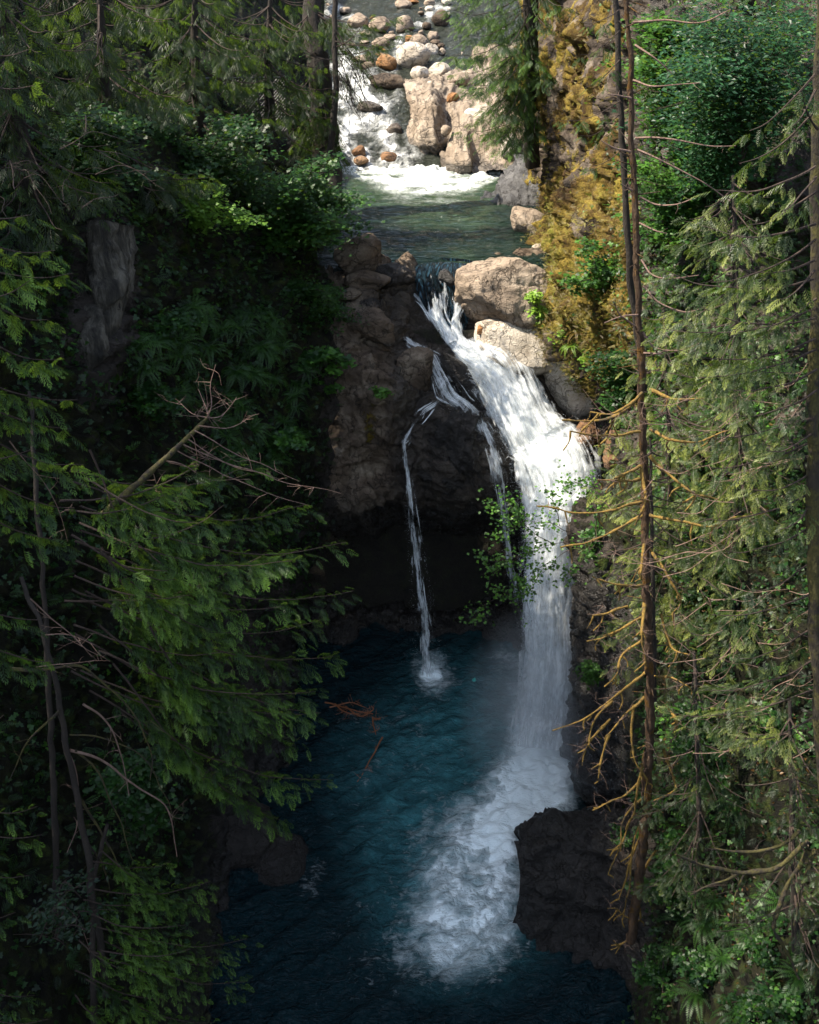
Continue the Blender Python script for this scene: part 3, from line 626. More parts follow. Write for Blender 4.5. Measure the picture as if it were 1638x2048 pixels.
#--VEG--
# ------------------------------------------------------------------ plant materials
def mat_leaf(name, c0, c1, c2, trans=0.35, gloss=0.02):
    N = NT(name); t = N.attr('tone')
    c = N.ramp(t, [(0.0, c0), (0.5, c1), (1.0, c2)])
    d = N.n('BsdfDiffuse', {'Color': c}); tl = N.n('BsdfTranslucent', {'Color': N.mix(0.5, c, (0.25, 0.40, 0.04), 'MIX')})
    m = N.n('MixShader', {0: trans, 1: d, 2: tl}); g = N.n('BsdfGlossy', {'Color': (1, 1, 1), 'Roughness': 0.45})
    return N.finish(N.n('MixShader', {0: gloss, 1: m.outputs[0], 2: g.outputs[0]}))
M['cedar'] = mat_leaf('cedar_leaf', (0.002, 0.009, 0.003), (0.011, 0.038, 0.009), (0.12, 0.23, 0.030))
M['cedar_grey'] = mat_leaf('grey_green_cedar_leaf', (0.004, 0.012, 0.004), (0.032, 0.056, 0.012), (0.24, 0.27, 0.055), 0.3, 0.03)  # lightest tone yellowed to put warm dappled sun into the leaves
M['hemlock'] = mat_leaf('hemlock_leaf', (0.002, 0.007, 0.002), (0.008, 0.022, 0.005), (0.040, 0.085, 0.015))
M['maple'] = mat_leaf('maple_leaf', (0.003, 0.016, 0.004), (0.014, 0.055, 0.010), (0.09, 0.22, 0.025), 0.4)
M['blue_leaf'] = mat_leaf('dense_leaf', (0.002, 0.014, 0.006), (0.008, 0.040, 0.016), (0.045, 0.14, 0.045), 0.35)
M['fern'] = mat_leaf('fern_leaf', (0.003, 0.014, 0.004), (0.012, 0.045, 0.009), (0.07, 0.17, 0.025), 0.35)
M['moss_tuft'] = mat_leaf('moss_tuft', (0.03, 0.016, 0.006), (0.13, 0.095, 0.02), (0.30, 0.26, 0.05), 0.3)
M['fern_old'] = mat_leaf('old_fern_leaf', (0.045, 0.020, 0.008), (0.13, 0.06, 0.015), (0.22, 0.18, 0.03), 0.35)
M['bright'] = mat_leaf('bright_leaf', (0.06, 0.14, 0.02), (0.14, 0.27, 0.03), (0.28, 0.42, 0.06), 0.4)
def mat_bark(name, a, b, moss=None, mk=0.5):
    N = NT(name); g = N.geo(); n1 = N.noise(9, N.mapping((1, 1, 0.35), g), 6, 0.7)
    c = N.ramp(n1, [(0.3, a), (0.7, b)])
    if moss: c = N.mix(N.ramp(N.noise(3.0, g, 5, 0.7), [(mk, 0), (mk + 0.1, 1)]), c, N.mix(N.ramp(N.noise(30, g, 3), [(0.3, 0), (0.7, 1)]), tuple(x * 0.4 for x in moss), moss))
    return N.finish(N.pbr(Base_Color=c, Roughness=0.9, Normal=N.bump(N.noise(25, N.mapping((1, 1, 0.4), g), 5, 0.7), 0.9, 0.04)))
M['bark'] = mat_bark('bark', (0.008, 0.006, 0.004), (0.032, 0.023, 0.016))
M['bark_red'] = mat_bark('lichen_bark', (0.04, 0.024, 0.014), (0.16, 0.10, 0.06), (0.24, 0.12, 0.018), 0.54)
M['bark_moss'] = mat_bark('mossy_bark', (0.03, 0.02, 0.01), (0.07, 0.05, 0.02), (0.23, 0.14, 0.022), 0.36)
M['bark_green'] = mat_bark('green_mossy_bark', (0.012, 0.009, 0.005), (0.03, 0.022, 0.013), (0.075, 0.065, 0.012), 0.44)
M['twig'] = mat_bark('bare_twig', (0.08, 0.045, 0.03), (0.26, 0.17, 0.13))
M['twig_dark'] = mat_bark('dark_twig', (0.018, 0.011, 0.008), (0.06, 0.038, 0.027))

# ------------------------------------------------------------------ geometry builders
class Acc:
    def __init__(s): s.V, s.Q, s.T, s.o = [], [], [], 0
    def add(s, V, Q, tone=None):
        s.V.append(V); s.Q.append(np.asarray(Q) + s.o); s.o += len(V)
        s.T.append(np.full(len(V), 0.5) if tone is None else tone)
    def obj(s, name, mat, parent=None, loc=None, smooth=False):
        if not s.V: return None
        return mesh(name, np.concatenate(s.V), Q=np.concatenate(s.Q), mat=mat, parent=parent, smooth=smooth, attrs={'tone': np.concatenate(s.T)}, loc=loc)
def tube(acc, pts, r0, r1, k=6, n=5, wob=0.0, knob=0.0):
    C = crom(np.asarray(pts, float), n) if len(pts) > 2 else np.array([np.asarray(pts[0]) + (np.asarray(pts[1]) - np.asarray(pts[0])) * i / n for i in range(n + 1)], float)
    m = len(C); tg = nrm(np.gradient(C, axis=0)); ref = np.where(np.abs(tg[:, 2:3]) > 0.9, (1.0, 0, 0), (0, 0, 1.0))
    a = nrm(np.cross(tg, ref)); b = np.cross(tg, a); r = r0 + (r1 - r0) * (np.arange(m) / (m - 1)) ** 0.85
    if wob: C = C + wob * np.stack([perlin(C * 1.7 + 9 * j) for j in range(3)], 1)
    th = np.arange(k) * 2 * pi / k
    ring = a[:, None] * np.cos(th)[None, :, None] + b[:, None] * np.sin(th)[None, :, None]
    P = C[:, None] + ring * r[:, None, None]
    if knob: P = P + ring * (r[:, None] * knob * (fbm(P.reshape(-1, 3) * 5, 3)).reshape(m, k))[..., None]
    I = np.arange(m * k).reshape(m, k); J = np.roll(I, -1, axis=1)
    acc.add(P.reshape(-1, 3), np.stack([I[:-1], J[:-1], J[1:], I[1:]], -1).reshape(-1, 4))
    return C
def place(acc, tmpl, pos, X, Z, scale, tone, tip=0.0):
    """copies of a template quad mesh at pos with forward X and up Z"""
    TV, TQ = tmpl; pos = np.asarray(pos); n = len(pos)
    if n == 0: return
    X = nrm(np.asarray(X, float)); Y = nrm(np.cross(np.asarray(Z, float), X)); Zn = np.cross(X, Y)
    s = np.asarray(scale, float).reshape(-1, 1, 1)
    P = (TV[None, :, 0:1] * X[:, None] + TV[None, :, 1:2] * Y[:, None] + TV[None, :, 2:3] * Zn[:, None]) * s + pos[:, None]
    Q = TQ[None] + (np.arange(n) * len(TV))[:, None, None]
    tn = np.asarray(tone)[:, None] + tip * (np.hypot(TV[:, 0], TV[:, 1])[None, :] - 0.5)  # outer leaf tips lightened: new growth plus painted light
    acc.add(P.reshape(-1, 3), Q.reshape(-1, 4), np.clip(tn, 0, 1).ravel())
def diamond(p, d, L, wd, sag=0.0):
    """thin leaf quad from p along d"""
    p = np.array(p, float); d = np.array(d, float); d /= np.linalg.norm(d); s = np.array((-d[1], d[0], 0.0))
    m = p + d * L * 0.45 + (0, 0, -sag * L * 0.3)
    return [p, m + s * wd, p + d * L + (0, 0, -sag * L), m - s * wd]
def tmpl_from(quads):
    V = np.array(quads, float).reshape(-1, 3); return V, np.arange(len(V)).reshape(-1, 4)
def spray_tmpl(n=8, fork=False, seed=0):
    r = random.Random(seed); q = []; n = 7
    for i in range(n):
        x = 0.08 + 0.86 * i / n
        for sgn in (-1, 1):
            L = (0.44 * (1 - x) ** 0.8 + 0.05) * (0.55 + 0.45 * min(1, x * 5)) * r.uniform(0.7, 1.2); a = radians(r.uniform(36, 54)) * sgn
            p = (x + (0.05 if sgn > 0 else 0), 0, -0.22 * x * x); d = (cos(a), sin(a), -0.25)
            q.append(diamond(p, d, L, 0.024 if fork else 0.028, 0.3))
            if fork:
                for f, k in ((0.35, 1), (0.6, -1)):
                    pp = np.array(p) + np.array(d) * L * f; aa = a + radians(34) * k * sgn
                    q.append(diamond(pp, (cos(aa), sin(aa), -0.3), L * 0.40, 0.017, 0.3))
    q.append(diamond((0, 0, 0), (1, 0, -0.10), 1.0, 0.010, 0.12)); q.append(diamond((0.82, 0, -0.15), (1, 0, -0.3), 0.22, 0.024, 0.3))
    return tmpl_from(q)
SPRAY = [spray_tmpl(8, False, i) for i in range(3)]; SPRAYF = [spray_tmpl(8, True, 10 + i) for i in range(3)]
def lobed_tmpl(lobes=5):
    q = []
    for k in range(lobes):
        a = radians(-100 + 200 * k / (lobes - 1)); L = 1.0 if abs(a) < 0.6 else 0.75
        q.append(diamond((0, 0, 0), (cos(a), sin(a), 0.0), L * 0.62, 0.2, 0.12))
    return tmpl_from(q)
LOBED = lobed_tmpl()
def oval_tmpl():
    return tmpl_from([[(0, 0, 0), (0.35, 0.26, 0.03), (1, 0, -0.08), (0.35, -0.26, 0.03)]])
OVAL = oval_tmpl()
def needle_tmpl(seed=0):
    r = random.Random(seed); q = []
    for i in range(9):
        x = 0.05 + 0.1 * i
        for sgn in (-1, 1): q.append(diamond((x, 0, 0), (cos(1.0), sgn * sin(1.0), r.uniform(-.2, .2)), 0.24 * (1.15 - x), 0.022, 0.1))
    q.append(diamond((0, 0, 0), (1, 0, -0.05), 1.0, 0.012)); return tmpl_from(q)
NEEDLE = [needle_tmpl(i) for i in range(2)]

def branch(leaf, wood, path, rad=0.025, sprays=None, dens=1.0, ssz=0.36, start=0.15, sec=0.75, tone=0.5, droop=0.35, flat=0.9):
    """a conifer branch: stem, side shoots and drooping flat sprays"""
    T = sprays or SPRAYF
    C = tube(wood, path, rad, rad * 0.22, 5, 5, wob=0.04)
    seg = np.linalg.norm(np.diff(C, axis=0), axis=1); s = np.concatenate([[0], np.cumsum(seg)]); Ltot = s[-1]
    n = max(3, int(Ltot / 0.14 * dens)); ts = np.sort(RNG.uniform(start, 1.0, n)); P0 = np.stack([np.interp(ts * Ltot, s, C[:, k]) for k in range(3)], 1)
    tg = nrm(np.stack([np.interp(ts * Ltot, s, np.gradient(C[:, k], s + 1e-6 * np.arange(len(s)))) for k in range(3)], 1))
    side = nrm(np.cross(tg, (0, 0, 1.0))); sg = np.where(np.arange(n) % 2, 1.0, -1.0)[:, None]
    d = nrm(tg * 0.75 + side * sg * RNG.uniform(0.6, 1.1, (n, 1)) + np.array((0, 0, -droop)) * RNG.uniform(0.3, 1.3, (n, 1)))
    L2 = sec * (0.42 + 0.62 * np.sin(np.clip((1.02 - ts) * 2.0, 0, pi / 2))) * RNG.uniform(0.6, 1.1, n) * min(1.0, Ltot / 2.2)
    pos, X, Zs, scl, fs = [], [], [], [], []
    for i in range(n):
        m = max(1, int(L2[i] / (ssz * 0.42))); f = (np.arange(m) + RNG.uniform(0.2, 0.8)) / m
        sag = np.outer((f * L2[i]) ** 2 * 0.45, (0, 0, -1.0)); pp = P0[i] + np.outer(f * L2[i], d[i]) + sag
        fs.append(f); sd = nrm(np.cross(d[i], (0, 0, 1.0))); ss = np.where(np.arange(m) % 2, 1, -1)[:, None]
        pos.append(pp); X.append(d[i] + sd * ss * RNG.uniform(0.25, 0.8, (m, 1)) + np.array((0, 0, -droop)) * RNG.uniform(0.2, 1.6, (m, 1)))
        Zs.append(np.tile((0, 0, 1.0), (m, 1)) + RNG.normal(0, 0.35, (m, 3))); scl.append(ssz * RNG.uniform(0.6, 1.1, m) * (1.15 - 0.4 * f))
    pos = np.concatenate(pos); X = np.concatenate(X); Zs = np.concatenate(Zs); scl = np.concatenate(scl)
    tn = tone - 0.12 + 0.30 * fbm(pos * 1.1, 2) + 0.22 * (np.concatenate(fs) - 0.4) + RNG.normal(0, 0.10, len(pos)); k = RNG.integers(0, len(T), len(pos))  # shoot ends get a lighter colour, as growth and as caught light
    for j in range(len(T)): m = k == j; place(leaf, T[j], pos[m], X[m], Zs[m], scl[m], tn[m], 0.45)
def sweep(o, tip, sag=0.12, lift=0.06):
    """path from o to tip that sags and turns up at the end"""
    o = np.asarray(o, float); tip = np.asarray(tip, float); L = np.linalg.norm(tip - o); out = []
    for t in (0, .25, .5, .75, 1):
        p = o + (tip - o) * t; p = p + np.array((0, 0, -sag * L * 4 * t * (1 - t) + lift * L * (t ** 3 - t))); out.append(p)
    return out
def conifer(name, label, cat, trunk, r0, r1, specs, auto=None, leafmat='cedar', barkmat='bark', group=None, dead=None, **bk):
    """trunk: world points base->top; specs: (origin, tip) pairs; auto: (t0,t1,count,len0,len1,az0,az1)"""
    trunk = [np.asarray(p, float) for p in trunk]
    o = empty(name, trunk[0], label, cat, group); wd, lf, bw = Acc(), Acc(), Acc()
    C = tube(wd, trunk, r0, r1, 9, 8, wob=0.05, knob=0.25)
    wd.obj('trunk', M[barkmat], o, smooth=True)
    for sp in specs:
        kw = dict(bk); 
        if len(sp) > 2: kw.update(sp[2])
        branch(lf, bw, sweep(sp[0], sp[1], kw.pop('sag', 0.07), kw.pop('lift', 0.1)), **kw)
    if auto:
        t0, t1, cnt, l0, l1, a0, a1 = auto
        for i in range(cnt):
            t = t0 + (t1 - t0) * (i + random.random()) / cnt; p = C[min(len(C) - 1, int(t * (len(C) - 1)))]
            a = radians(random.uniform(a0, a1)); L = (l0 + (l1 - l0) * (t - t0) / max(1e-6, t1 - t0)) * random.uniform(0.7, 1.15)
            branch(lf, bw, sweep(p, p + np.array((cos(a) * L, sin(a) * L, -L * random.uniform(0.12, 0.4))), 0.06, 0.12), **bk)
    lf.obj('crown', M[leafmat], o); bw.obj('branches', M['twig_dark'], o)
    return o
def twigs(acc, C, n, L, r=0.006, up=0.0, fork=True):
    for i in range(n):
        t = random.uniform(0.2, 1); p = C[int(t * (len(C) - 1))]; d = nrm(RNG.normal(0, 1, 3) * (1, 0.8, 0.7) + (0, 0, up)); l = L * random.uniform(0.4, 1.1)
        q = [p, p + d * l * .5 + RNG.normal(0, .05 * l, 3), p + d * l + RNG.normal(0, .12 * l, 3)]
        D = tube(acc, q, r, r * 0.3, 4, 3)
        if fork and l > 0.25: twigs(acc, D, 2, l * 0.5, r * 0.6, up, False)
def bush(name, label, cat, base, tips, nleaf, leafmat, size=0.1, tmpl=None, spread=0.5, tone=0.5, group=None, layered=True, stem=0.02, tw='twig_dark', flat=0.35):
    """shrub or small broad-leaved tree: stems from base to tips, leaves in layered pads round them"""
    base = np.asarray(base, float); o = empty(name, base, label, cat, group); st, lf = Acc(), Acc(); pos = []
    per = max(8, nleaf // len(tips))
    for tp in tips:
        tp = np.asarray(tp, float); mid = (base + tp) / 2 + (0, 0, 0.18 * np.linalg.norm(tp - base)) + RNG.normal(0, .12, 3)
        C = tube(st, [base, mid, tp], stem, stem * 0.25, 5, 8, wob=0.05)
        k = C[int(len(C) * 0.35):]
        for j in range(4):
            p = k[RNG.integers(len(k))]; e = p + RNG.normal(0, spread * 0.7, 3) * (1, 1, 0.4); D = tube(st, [p, (p + e) / 2 + (0, 0, .05), e], stem * 0.35, 0.003, 4, 4)
            cl = D[RNG.integers(0, len(D), per // 5)]; pos.append(cl + RNG.normal(0, spread * 0.33, cl.shape) * (1, 1, flat))
        cl = k[RNG.integers(0, len(k), per // 5)]; pos.append(cl + RNG.normal(0, spread * 0.4, cl.shape) * (1, 1, flat))
    pos = np.concatenate(pos); n = len(pos); a = RNG.uniform(0, 2 * pi, n)
    X = np.stack([np.cos(a), np.sin(a), RNG.normal(-0.15, 0.22, n)], 1); Zs = np.tile((0, -0.25, 1.0), (n, 1)) + RNG.normal(0, 0.3, (n, 3))
    place(lf, tmpl or LOBED, pos, X, Zs, size * RNG.uniform(0.55, 1.2, n), tone + 0.25 * fbm(pos * 1.5, 2) + RNG.normal(0, 0.14, n))
    lf.obj('foliage', M[leafmat], o); st.obj('stems', M[tw], o); return o
def fern_mesh(seed, nf=13, L=0.9, old=False):
    r = random.Random(seed); q = []
    for f in range(nf):
        a = 2 * pi * f / nf + r.uniform(-.25, .25); l = L * r.uniform(0.7, 1.1); arch = r.uniform(0.35, 0.75); m = 20; prev = None
        for i in range(m):
            t = (i + 0.5) / m; rr = l * (t - 0.12 * t * t); z = l * (arch * 1.5 * t - arch * 1.9 * t * t); c = np.array((cos(a) * rr, sin(a) * rr, z))
            wd = 0.16 * l * (sin(pi * min(1, t * 0.9 + 0.12)) ** 0.7) * (1.05 - t * 0.55)
            for sgn in (-1, 1):
                d = np.array((cos(a + sgn * 1.25), sin(a + sgn * 1.25), -0.22)); fw = np.array((cos(a), sin(a), arch * (1.5 - 3.8 * t))) * l / m * 0.42
                q.append([c - fw, c + d * wd * .6 - fw * .6, c + d * wd, c + d * wd * .5 + fw * .7])
    return tmpl_from(q)
FERN = [fern_mesh(i, 12 + i) for i in range(4)]
_fm = {}
def fern(loc, size, n=(0, 0, 1), label='sword fern', group=None, mat='fern', name='sword_fern'):
    k = random.randrange(4); key = (k, mat)
    if key not in _fm:
        me_o = mesh('fern', FERN[k][0], Q=FERN[k][1], mat=M[mat], attrs={'tone': np.clip(0.45 + 0.3 * np.repeat(RNG.random(len(FERN[k][1]) // 40 + 1), 160)[:len(FERN[k][0])] + RNG.normal(0, .05, len(FERN[k][0])), 0, 1)})
        _fm[key] = me_o.data; bpy.data.objects.remove(me_o)
    o = bpy.data.objects.new(name, _fm[key]); col.objects.link(o); o.location = Vector([float(x) for x in loc])
    up_ = Vector([float(x) for x in nrm(np.array(n) * 0.6 + np.array((0, 0, 1.0)))]); o.rotation_euler = (up_.to_track_quat('Z', 'Y') @ Matrix.Rotation(random.uniform(0, 6.28), 3, 'Z').to_quaternion()).to_euler()
    o.scale = (size,) * 3; return tag(o, label, 'fern', group)
def onsurf(name, u, v):
    """nearest modelled surface point to the photograph's (u,v)"""
    V, n = SURF[name]; if_ = PX[name]; k = np.argmin((if_[0] - u) ** 2 + (if_[1] - v) ** 2); return V[k], n[k]
PX = {k: px(SURF[k][0])[:2] for k in SURF}

# ------------------------------------------------------------------ boulders and outcrops
import bmesh
def ico(sub):
    bm = bmesh.new(); bmesh.ops.create_icosphere(bm, subdivisions=sub, radius=1.0)
    V = np.array([v.co[:] for v in bm.verts]); T = np.array([[v.index for v in f.verts] for f in bm.faces]); bm.free(); return V, T
ICO = {k: ico(k) for k in (2, 3, 4, 5, 6)}
def boulder(label, u, v, y, wpx, hpx, mat='rock_pale', rot=0.0, dr=0.9, rough=0.10, cuts=5, sq=1.0, sub=4, wet=0.0, wetz=None, name='boulder', group=None, seed=None, tilt=0.0, moss=-1.0):
    c = at(u, v, y); dep = px(c)[2]; W, H = wpx * dep / F / 2, hpx * dep / F / 2
    r = np.random.default_rng(seed if seed is not None else int(u * 7 + v)); V, T = ICO[sub]; P = V.copy()
    P = np.sign(P) * np.abs(P) ** sq
    off = r.uniform(0, 50, 3); P = P * (1 + 0.16 * fbm(P * 0.9 + off, 2))[:, None]
    for k in range(cuts):
        nn = nrm(r.normal(size=3)); dd = r.uniform(0.62, 0.85); s = P @ nn; P = P - np.outer(np.clip(s - dd, 0, None) * 0.85, nn)
    P = P / np.abs(P).max(0)
    P = P * (W, W * dr, H * 1.08)
    P = P + nrm(V) * (rough * min(W, H) * (rockdisp(P / max(W, H) * 1.6 + off, 1.0, 0.8) + 0.25 * fbm(P / max(W, H) * 5 + off, 3)))[:, None]
    cr, sr = cos(radians(rot)), sin(radians(rot)); P = np.stack([P[:, 0] * cr - P[:, 2] * sr, P[:, 1], P[:, 0] * sr + P[:, 2] * cr], 1)
    cr, sr = cos(radians(tilt)), sin(radians(tilt)); P = np.stack([P[:, 0], P[:, 1] * cr - P[:, 2] * sr, P[:, 1] * sr + P[:, 2] * cr], 1)
    P = P + c; wt = np.full(len(P), wet)
    zb = P[:, 2].min() if wetz is None else wetz; wt = np.maximum(wt, 0.8 * sstep(0.35 * H, 0.05 * H, P[:, 2] - zb - 0.25 * H))
    o = mesh(name, P, T=T, mat=M[mat], smooth=True, attrs={'wet': wt, 'moss': np.full(len(P), moss)}, loc=c)
    return tag(o, label, 'rock' if name != 'boulder' else 'boulder', group)
M['rock_rust'] = mat_rock('rust_stained_rock', (0.10, 0.045, 0.018), (0.30, 0.15, 0.06), (0.45, 0.30, 0.17), moss=False)
M['rock_tan'] = mat_rock('tan_rock', (0.12, 0.09, 0.065), (0.30, 0.235, 0.175), (0.46, 0.385, 0.30), moss=False)
CY = [(v, y) for v, y in [(-120, 90), (-40, 76), (20, 68), (60, 63.5), (100, 59.5), (140, 56), (180, 53.2), (215, 51.2), (255, 49.3), (290, 47.6), (318, 46.8), (345, 45.6)]]
cy = lambda v: float(np.interp(v, [a for a, b in CY], [b for a, b in CY]))
for lab, u, v, w_, h_, m_ in [
    ('largest cream boulder in the creek above the pool, broad and smooth', 826, 114, 70, 50, 'rock_pale'),
    ('orange stained boulder just left of the largest cream boulder', 772, 128, 44, 30, 'rock_rust'),
    ('cream boulder touching the right side of the largest cream boulder', 861, 103, 32, 27, 'rock_pale'),
    ('purplish brown boulder directly above the largest cream boulder', 838, 84, 40, 22, 'rock_tan'),
    ('small orange brown stone left of the purplish brown boulder', 818, 80, 20, 14, 'rock_rust'),
    ('flat oval tan boulder standing alone in white water upstream', 762, 88, 38, 20, 'rock_tan'),
    ('tall rounded grey boulder, half hidden by overhanging needles', 808, 53, 40, 32, 'rock_tan'),
    ('big grey boulder at the right edge of the upstream creek', 882, 41, 38, 32, 'rock'),
    ('rounded brown boulder below the big grey boulder', 867, 73, 24, 19, 'rock_tan'),
    ('boulder at the top edge of the picture, wide and pale', 806, 10, 38, 16, 'rock_tan'),
    ('brown boulder at the top edge right of the wide pale one', 859, 7, 24, 13, 'rock_tan'),
    ('small pale flat stone in the upstream white water', 860, 19, 21, 11, 'rock_pale'),
    ('dark wet stone beside the little chute between boulders', 853, 53, 20, 13, 'rock'),
    ('small round tan stone at the foot of the mossy right bank', 884, 105, 16, 13, 'rock_tan'),
    ('long low brown stone left of the chute', 781, 75, 30, 10, 'rock_tan'),
    ('low brown stone under the drooping branches, upper one', 732, 67, 28, 9, 'rock_tan'),
    ('low tan stone under the drooping branches, lower one', 728, 85, 22, 8, 'rock_tan'),
    ('little orange stone above the orange stained boulder', 768, 103, 14, 7, 'rock_rust'),
    ('thin flat orange stone in foam above the orange stained boulder', 760, 110, 20, 6, 'rock_rust'),
    ('dark stone right of the purplish brown boulder', 871, 86, 22, 10, 'rock'),
    ('small grey stone under the overhanging boughs on the right', 882, 93, 16, 10, 'rock'),
    ('brown stone at the very top of the picture', 828, 4, 24, 9, 'rock_rust'),
    ('cream stone at the very top of the picture beside foam', 893, 5, 22, 12, 'rock_pale'),
    ('big boulder behind the left boughs, grey brown', 716, 46, 44, 28, 'rock_tan'),
    ('wide boulder behind the left boughs, nearer the centre', 760, 52, 46, 26, 'rock_tan'),
    ('long boulder low in the rapids behind the left boughs', 725, 118, 40, 13, 'rock_tan'),
    ('grey brown rock in the rapids beside the orange stained boulder', 735, 133, 32, 14, 'rock'),
    ('pale stone at the top left of the creek', 690, 22, 26, 11, 'rock_tan'),
    ('pale stone behind the dark trunk at the top left', 660, 40, 30, 14, 'rock_tan'),
    ('tiny tan stone wedged beside the little chute', 842, 66, 12, 8, 'rock_tan'),
    ('tiny cream stone below the tall rounded grey boulder', 800, 96, 14, 8, 'rock_pale'),
    ('dark flat stone at the left edge of the creek', 700, 92, 26, 10, 'rock')]:
    boulder(lab, u, v - 1, cy(v + h_ * 0.32), w_, h_ * 1.15, m_, rough=0.06, cuts=3, dr=1.0)
for i in range(26):
    v = random.uniform(-30, 95); u = random.uniform(760, 910) if i % 3 else random.uniform(640, 760); s_ = random.uniform(7, 15)
    boulder('small cobble among the larger boulders far up the creek', u, v, cy(v + 3), s_, s_ * 0.6, random.choice(['rock_tan', 'rock_pale', 'rock_rust', 'rock']), sub=3, name='cobble', group='cobbles far up the creek', seed=i)
for lab, u, v, y, w_, h_, m_ in [('pale boulder perched on the left shoulder of the bedrock bluff', 838, 146, 54.5, 40, 24, 'rock_pale'), ('cream boulder resting on top of the bedrock bluff', 880, 140, 55, 46, 28, 'rock_pale'),
                        ('tan boulder behind the hanging boughs above the bluff', 920, 162, 53.5, 44, 28, 'rock_tan'), ('pale stone on the bluff crest between two larger boulders', 862, 170, 52.4, 26, 16, 'rock_pale'), ('rust tinted stone on the right end of the bluff', 905, 196, 50.6, 30, 20, 'rock_rust'),
                        ('cream boulder low at the foot of the boughs on the bedrock rib', 950, 232, 48.6, 46, 30, 'rock_pale'), ('tan stone tucked into the cleft between bluff and rib', 892, 262, 47.2, 24, 22, 'rock_tan'), ('white sunlit boulder at the right end of the bedrock ramp', 1022, 292, 44.9, 44, 54, 'rock_pale')]:
    boulder(lab, u, v, y, w_, h_, m_, rough=0.08, cuts=4, dr=1.0)
boulder('flat greenish brown rock slab with dark shaded underside in the rapids', 776, 163, cy(172), 76, 32, 'rock', rough=0.12, cuts=6, dr=0.7)
boulder('dark wet rock breaking the white rapids at the left', 740, 213, cy(222), 54, 22, 'rock', rough=0.16, wet=0.6)
boulder('upper of two wet brown rocks at the left of the pool head', 718, 302, cy(306) - .2, 30, 20, 'rock_rust', rough=0.15, wet=0.35, cuts=7)
boulder('lower of two wet brown rocks at the left of the pool head', 722, 322, cy(326) - .2, 32, 18, 'rock_rust', rough=0.15, wet=0.35, cuts=7)
boulder('rounded orange rock half under rushing foam', 775, 318, cy(318), 44, 26, 'rock_rust', rough=0.06, wet=0.3, name='boulder')
boulder('pale rock shelf splashed by foam, left of the bedrock bluff', 790, 262, cy(262), 40, 26, 'rock', rough=0.1, wet=0.5)
# outcrop of sculpted bedrock on the right of the rapids
def outcrop(name, label, rows, mat, amp, size, nr=16, nc=16, wetz=None, striate=0.0, cat='rock'):
    G = surface(rows, nr, nc); n = gridnormal(G).reshape(-1, 3); P = G.reshape(-1, 3)
    d = rockdisp(P, amp, size)
    if striate:
        q = P @ np.array([[0.35, 0.2, -0.9], [0.2, 0.9, 0.1], [0.9, -0.1, 0.35]]).T
        d = d + striate * (ridged(q * (0.35, 0.35, 2.0), 3) - 0.5)
    G2 = (P + n * d[:, None]).reshape(G.shape)
    # closed body: rim pulled back and down
    c = G2.reshape(-1, 3).mean(0)
    V, Q = gridmesh(G2)
    R, Cn = G2.shape[:2]; I = np.arange(R * Cn).reshape(R, Cn)
    rim = np.concatenate([I[0], I[1:, -1], I[-1, -2::-1], I[-2:0:-1, 0]])
    back = V[rim] + nrm(V[rim] - (0, 0, CAMZ)) * 2.5; bi = np.arange(len(rim)) + len(V); r2 = np.roll(rim, -1); b2 = np.roll(bi, -1)
    Q = np.concatenate([Q, np.stack([rim, bi, b2, r2], 1)]); V = np.concatenate([V, back])
    zb = V[:, 2].min() if wetz is None else wetz
    o = mesh(name, V, Q=Q, mat=M[mat], smooth=True, attrs={'wet': 0.75 * sstep(0.45, 0.1, V[:, 2] - zb), 'moss': np.full(len(V), -1.0)}, loc=V.mean(0))
    return tag(o, label, cat)
M['rock_bluff'] = mat_rock('sculpted_bedrock', (0.10, 0.07, 0.045), (0.25, 0.20, 0.15), (0.42, 0.36, 0.29), moss=False, scale=0.7)
O1 = [[(808, 118, 60.20), (845, 118, 59.70), (885, 112, 59.70), (930, 100, 59.70), (990, 90, 58.70), (1080, 80, 57.70)],
      [(800, 150, 55.70), (835, 146, 55.70), (880, 138, 56.70), (930, 130, 56.70), (990, 125, 56.20), (1080, 120, 54.70)],
      [(808, 170, 52.70), (832, 168, 52.30), (868, 160, 53.20), (915, 158, 53.70), (990, 160, 53.70), (1080, 160, 52.70)],
      [(812, 195, 50.20), (835, 196, 49.20), (868, 188, 49.30), (895, 205, 50.50), (960, 205, 50.90), (1080, 210, 49.40)],
      [(818, 225, 49.30), (838, 232, 48.30), (870, 225, 48.10), (893, 240, 48.90), (925, 232, 49.10), (1080, 240, 47.90)],
      [(815, 262, 48.50), (838, 266, 47.50), (868, 262, 47.30), (888, 268, 47.70), (930, 262, 48.10), (1080, 270, 46.70)],
      [(815, 290, 48.10), (838, 292, 47.30), (868, 290, 47.00), (888, 292, 47.30), (930, 292, 47.30), (1080, 300, 45.90)],
      [(815, 316, 48.10), (838, 318, 47.30), (868, 316, 47.00), (888, 318, 47.30), (930, 318, 47.30), (1080, 326, 45.90)]]
outcrop('bedrock_bluff', 'tall cream bedrock bluff with a smooth shaded front right of the rapids', O1, 'rock_bluff', 0.28, 1.5, wetz=13.4, striate=0.30)
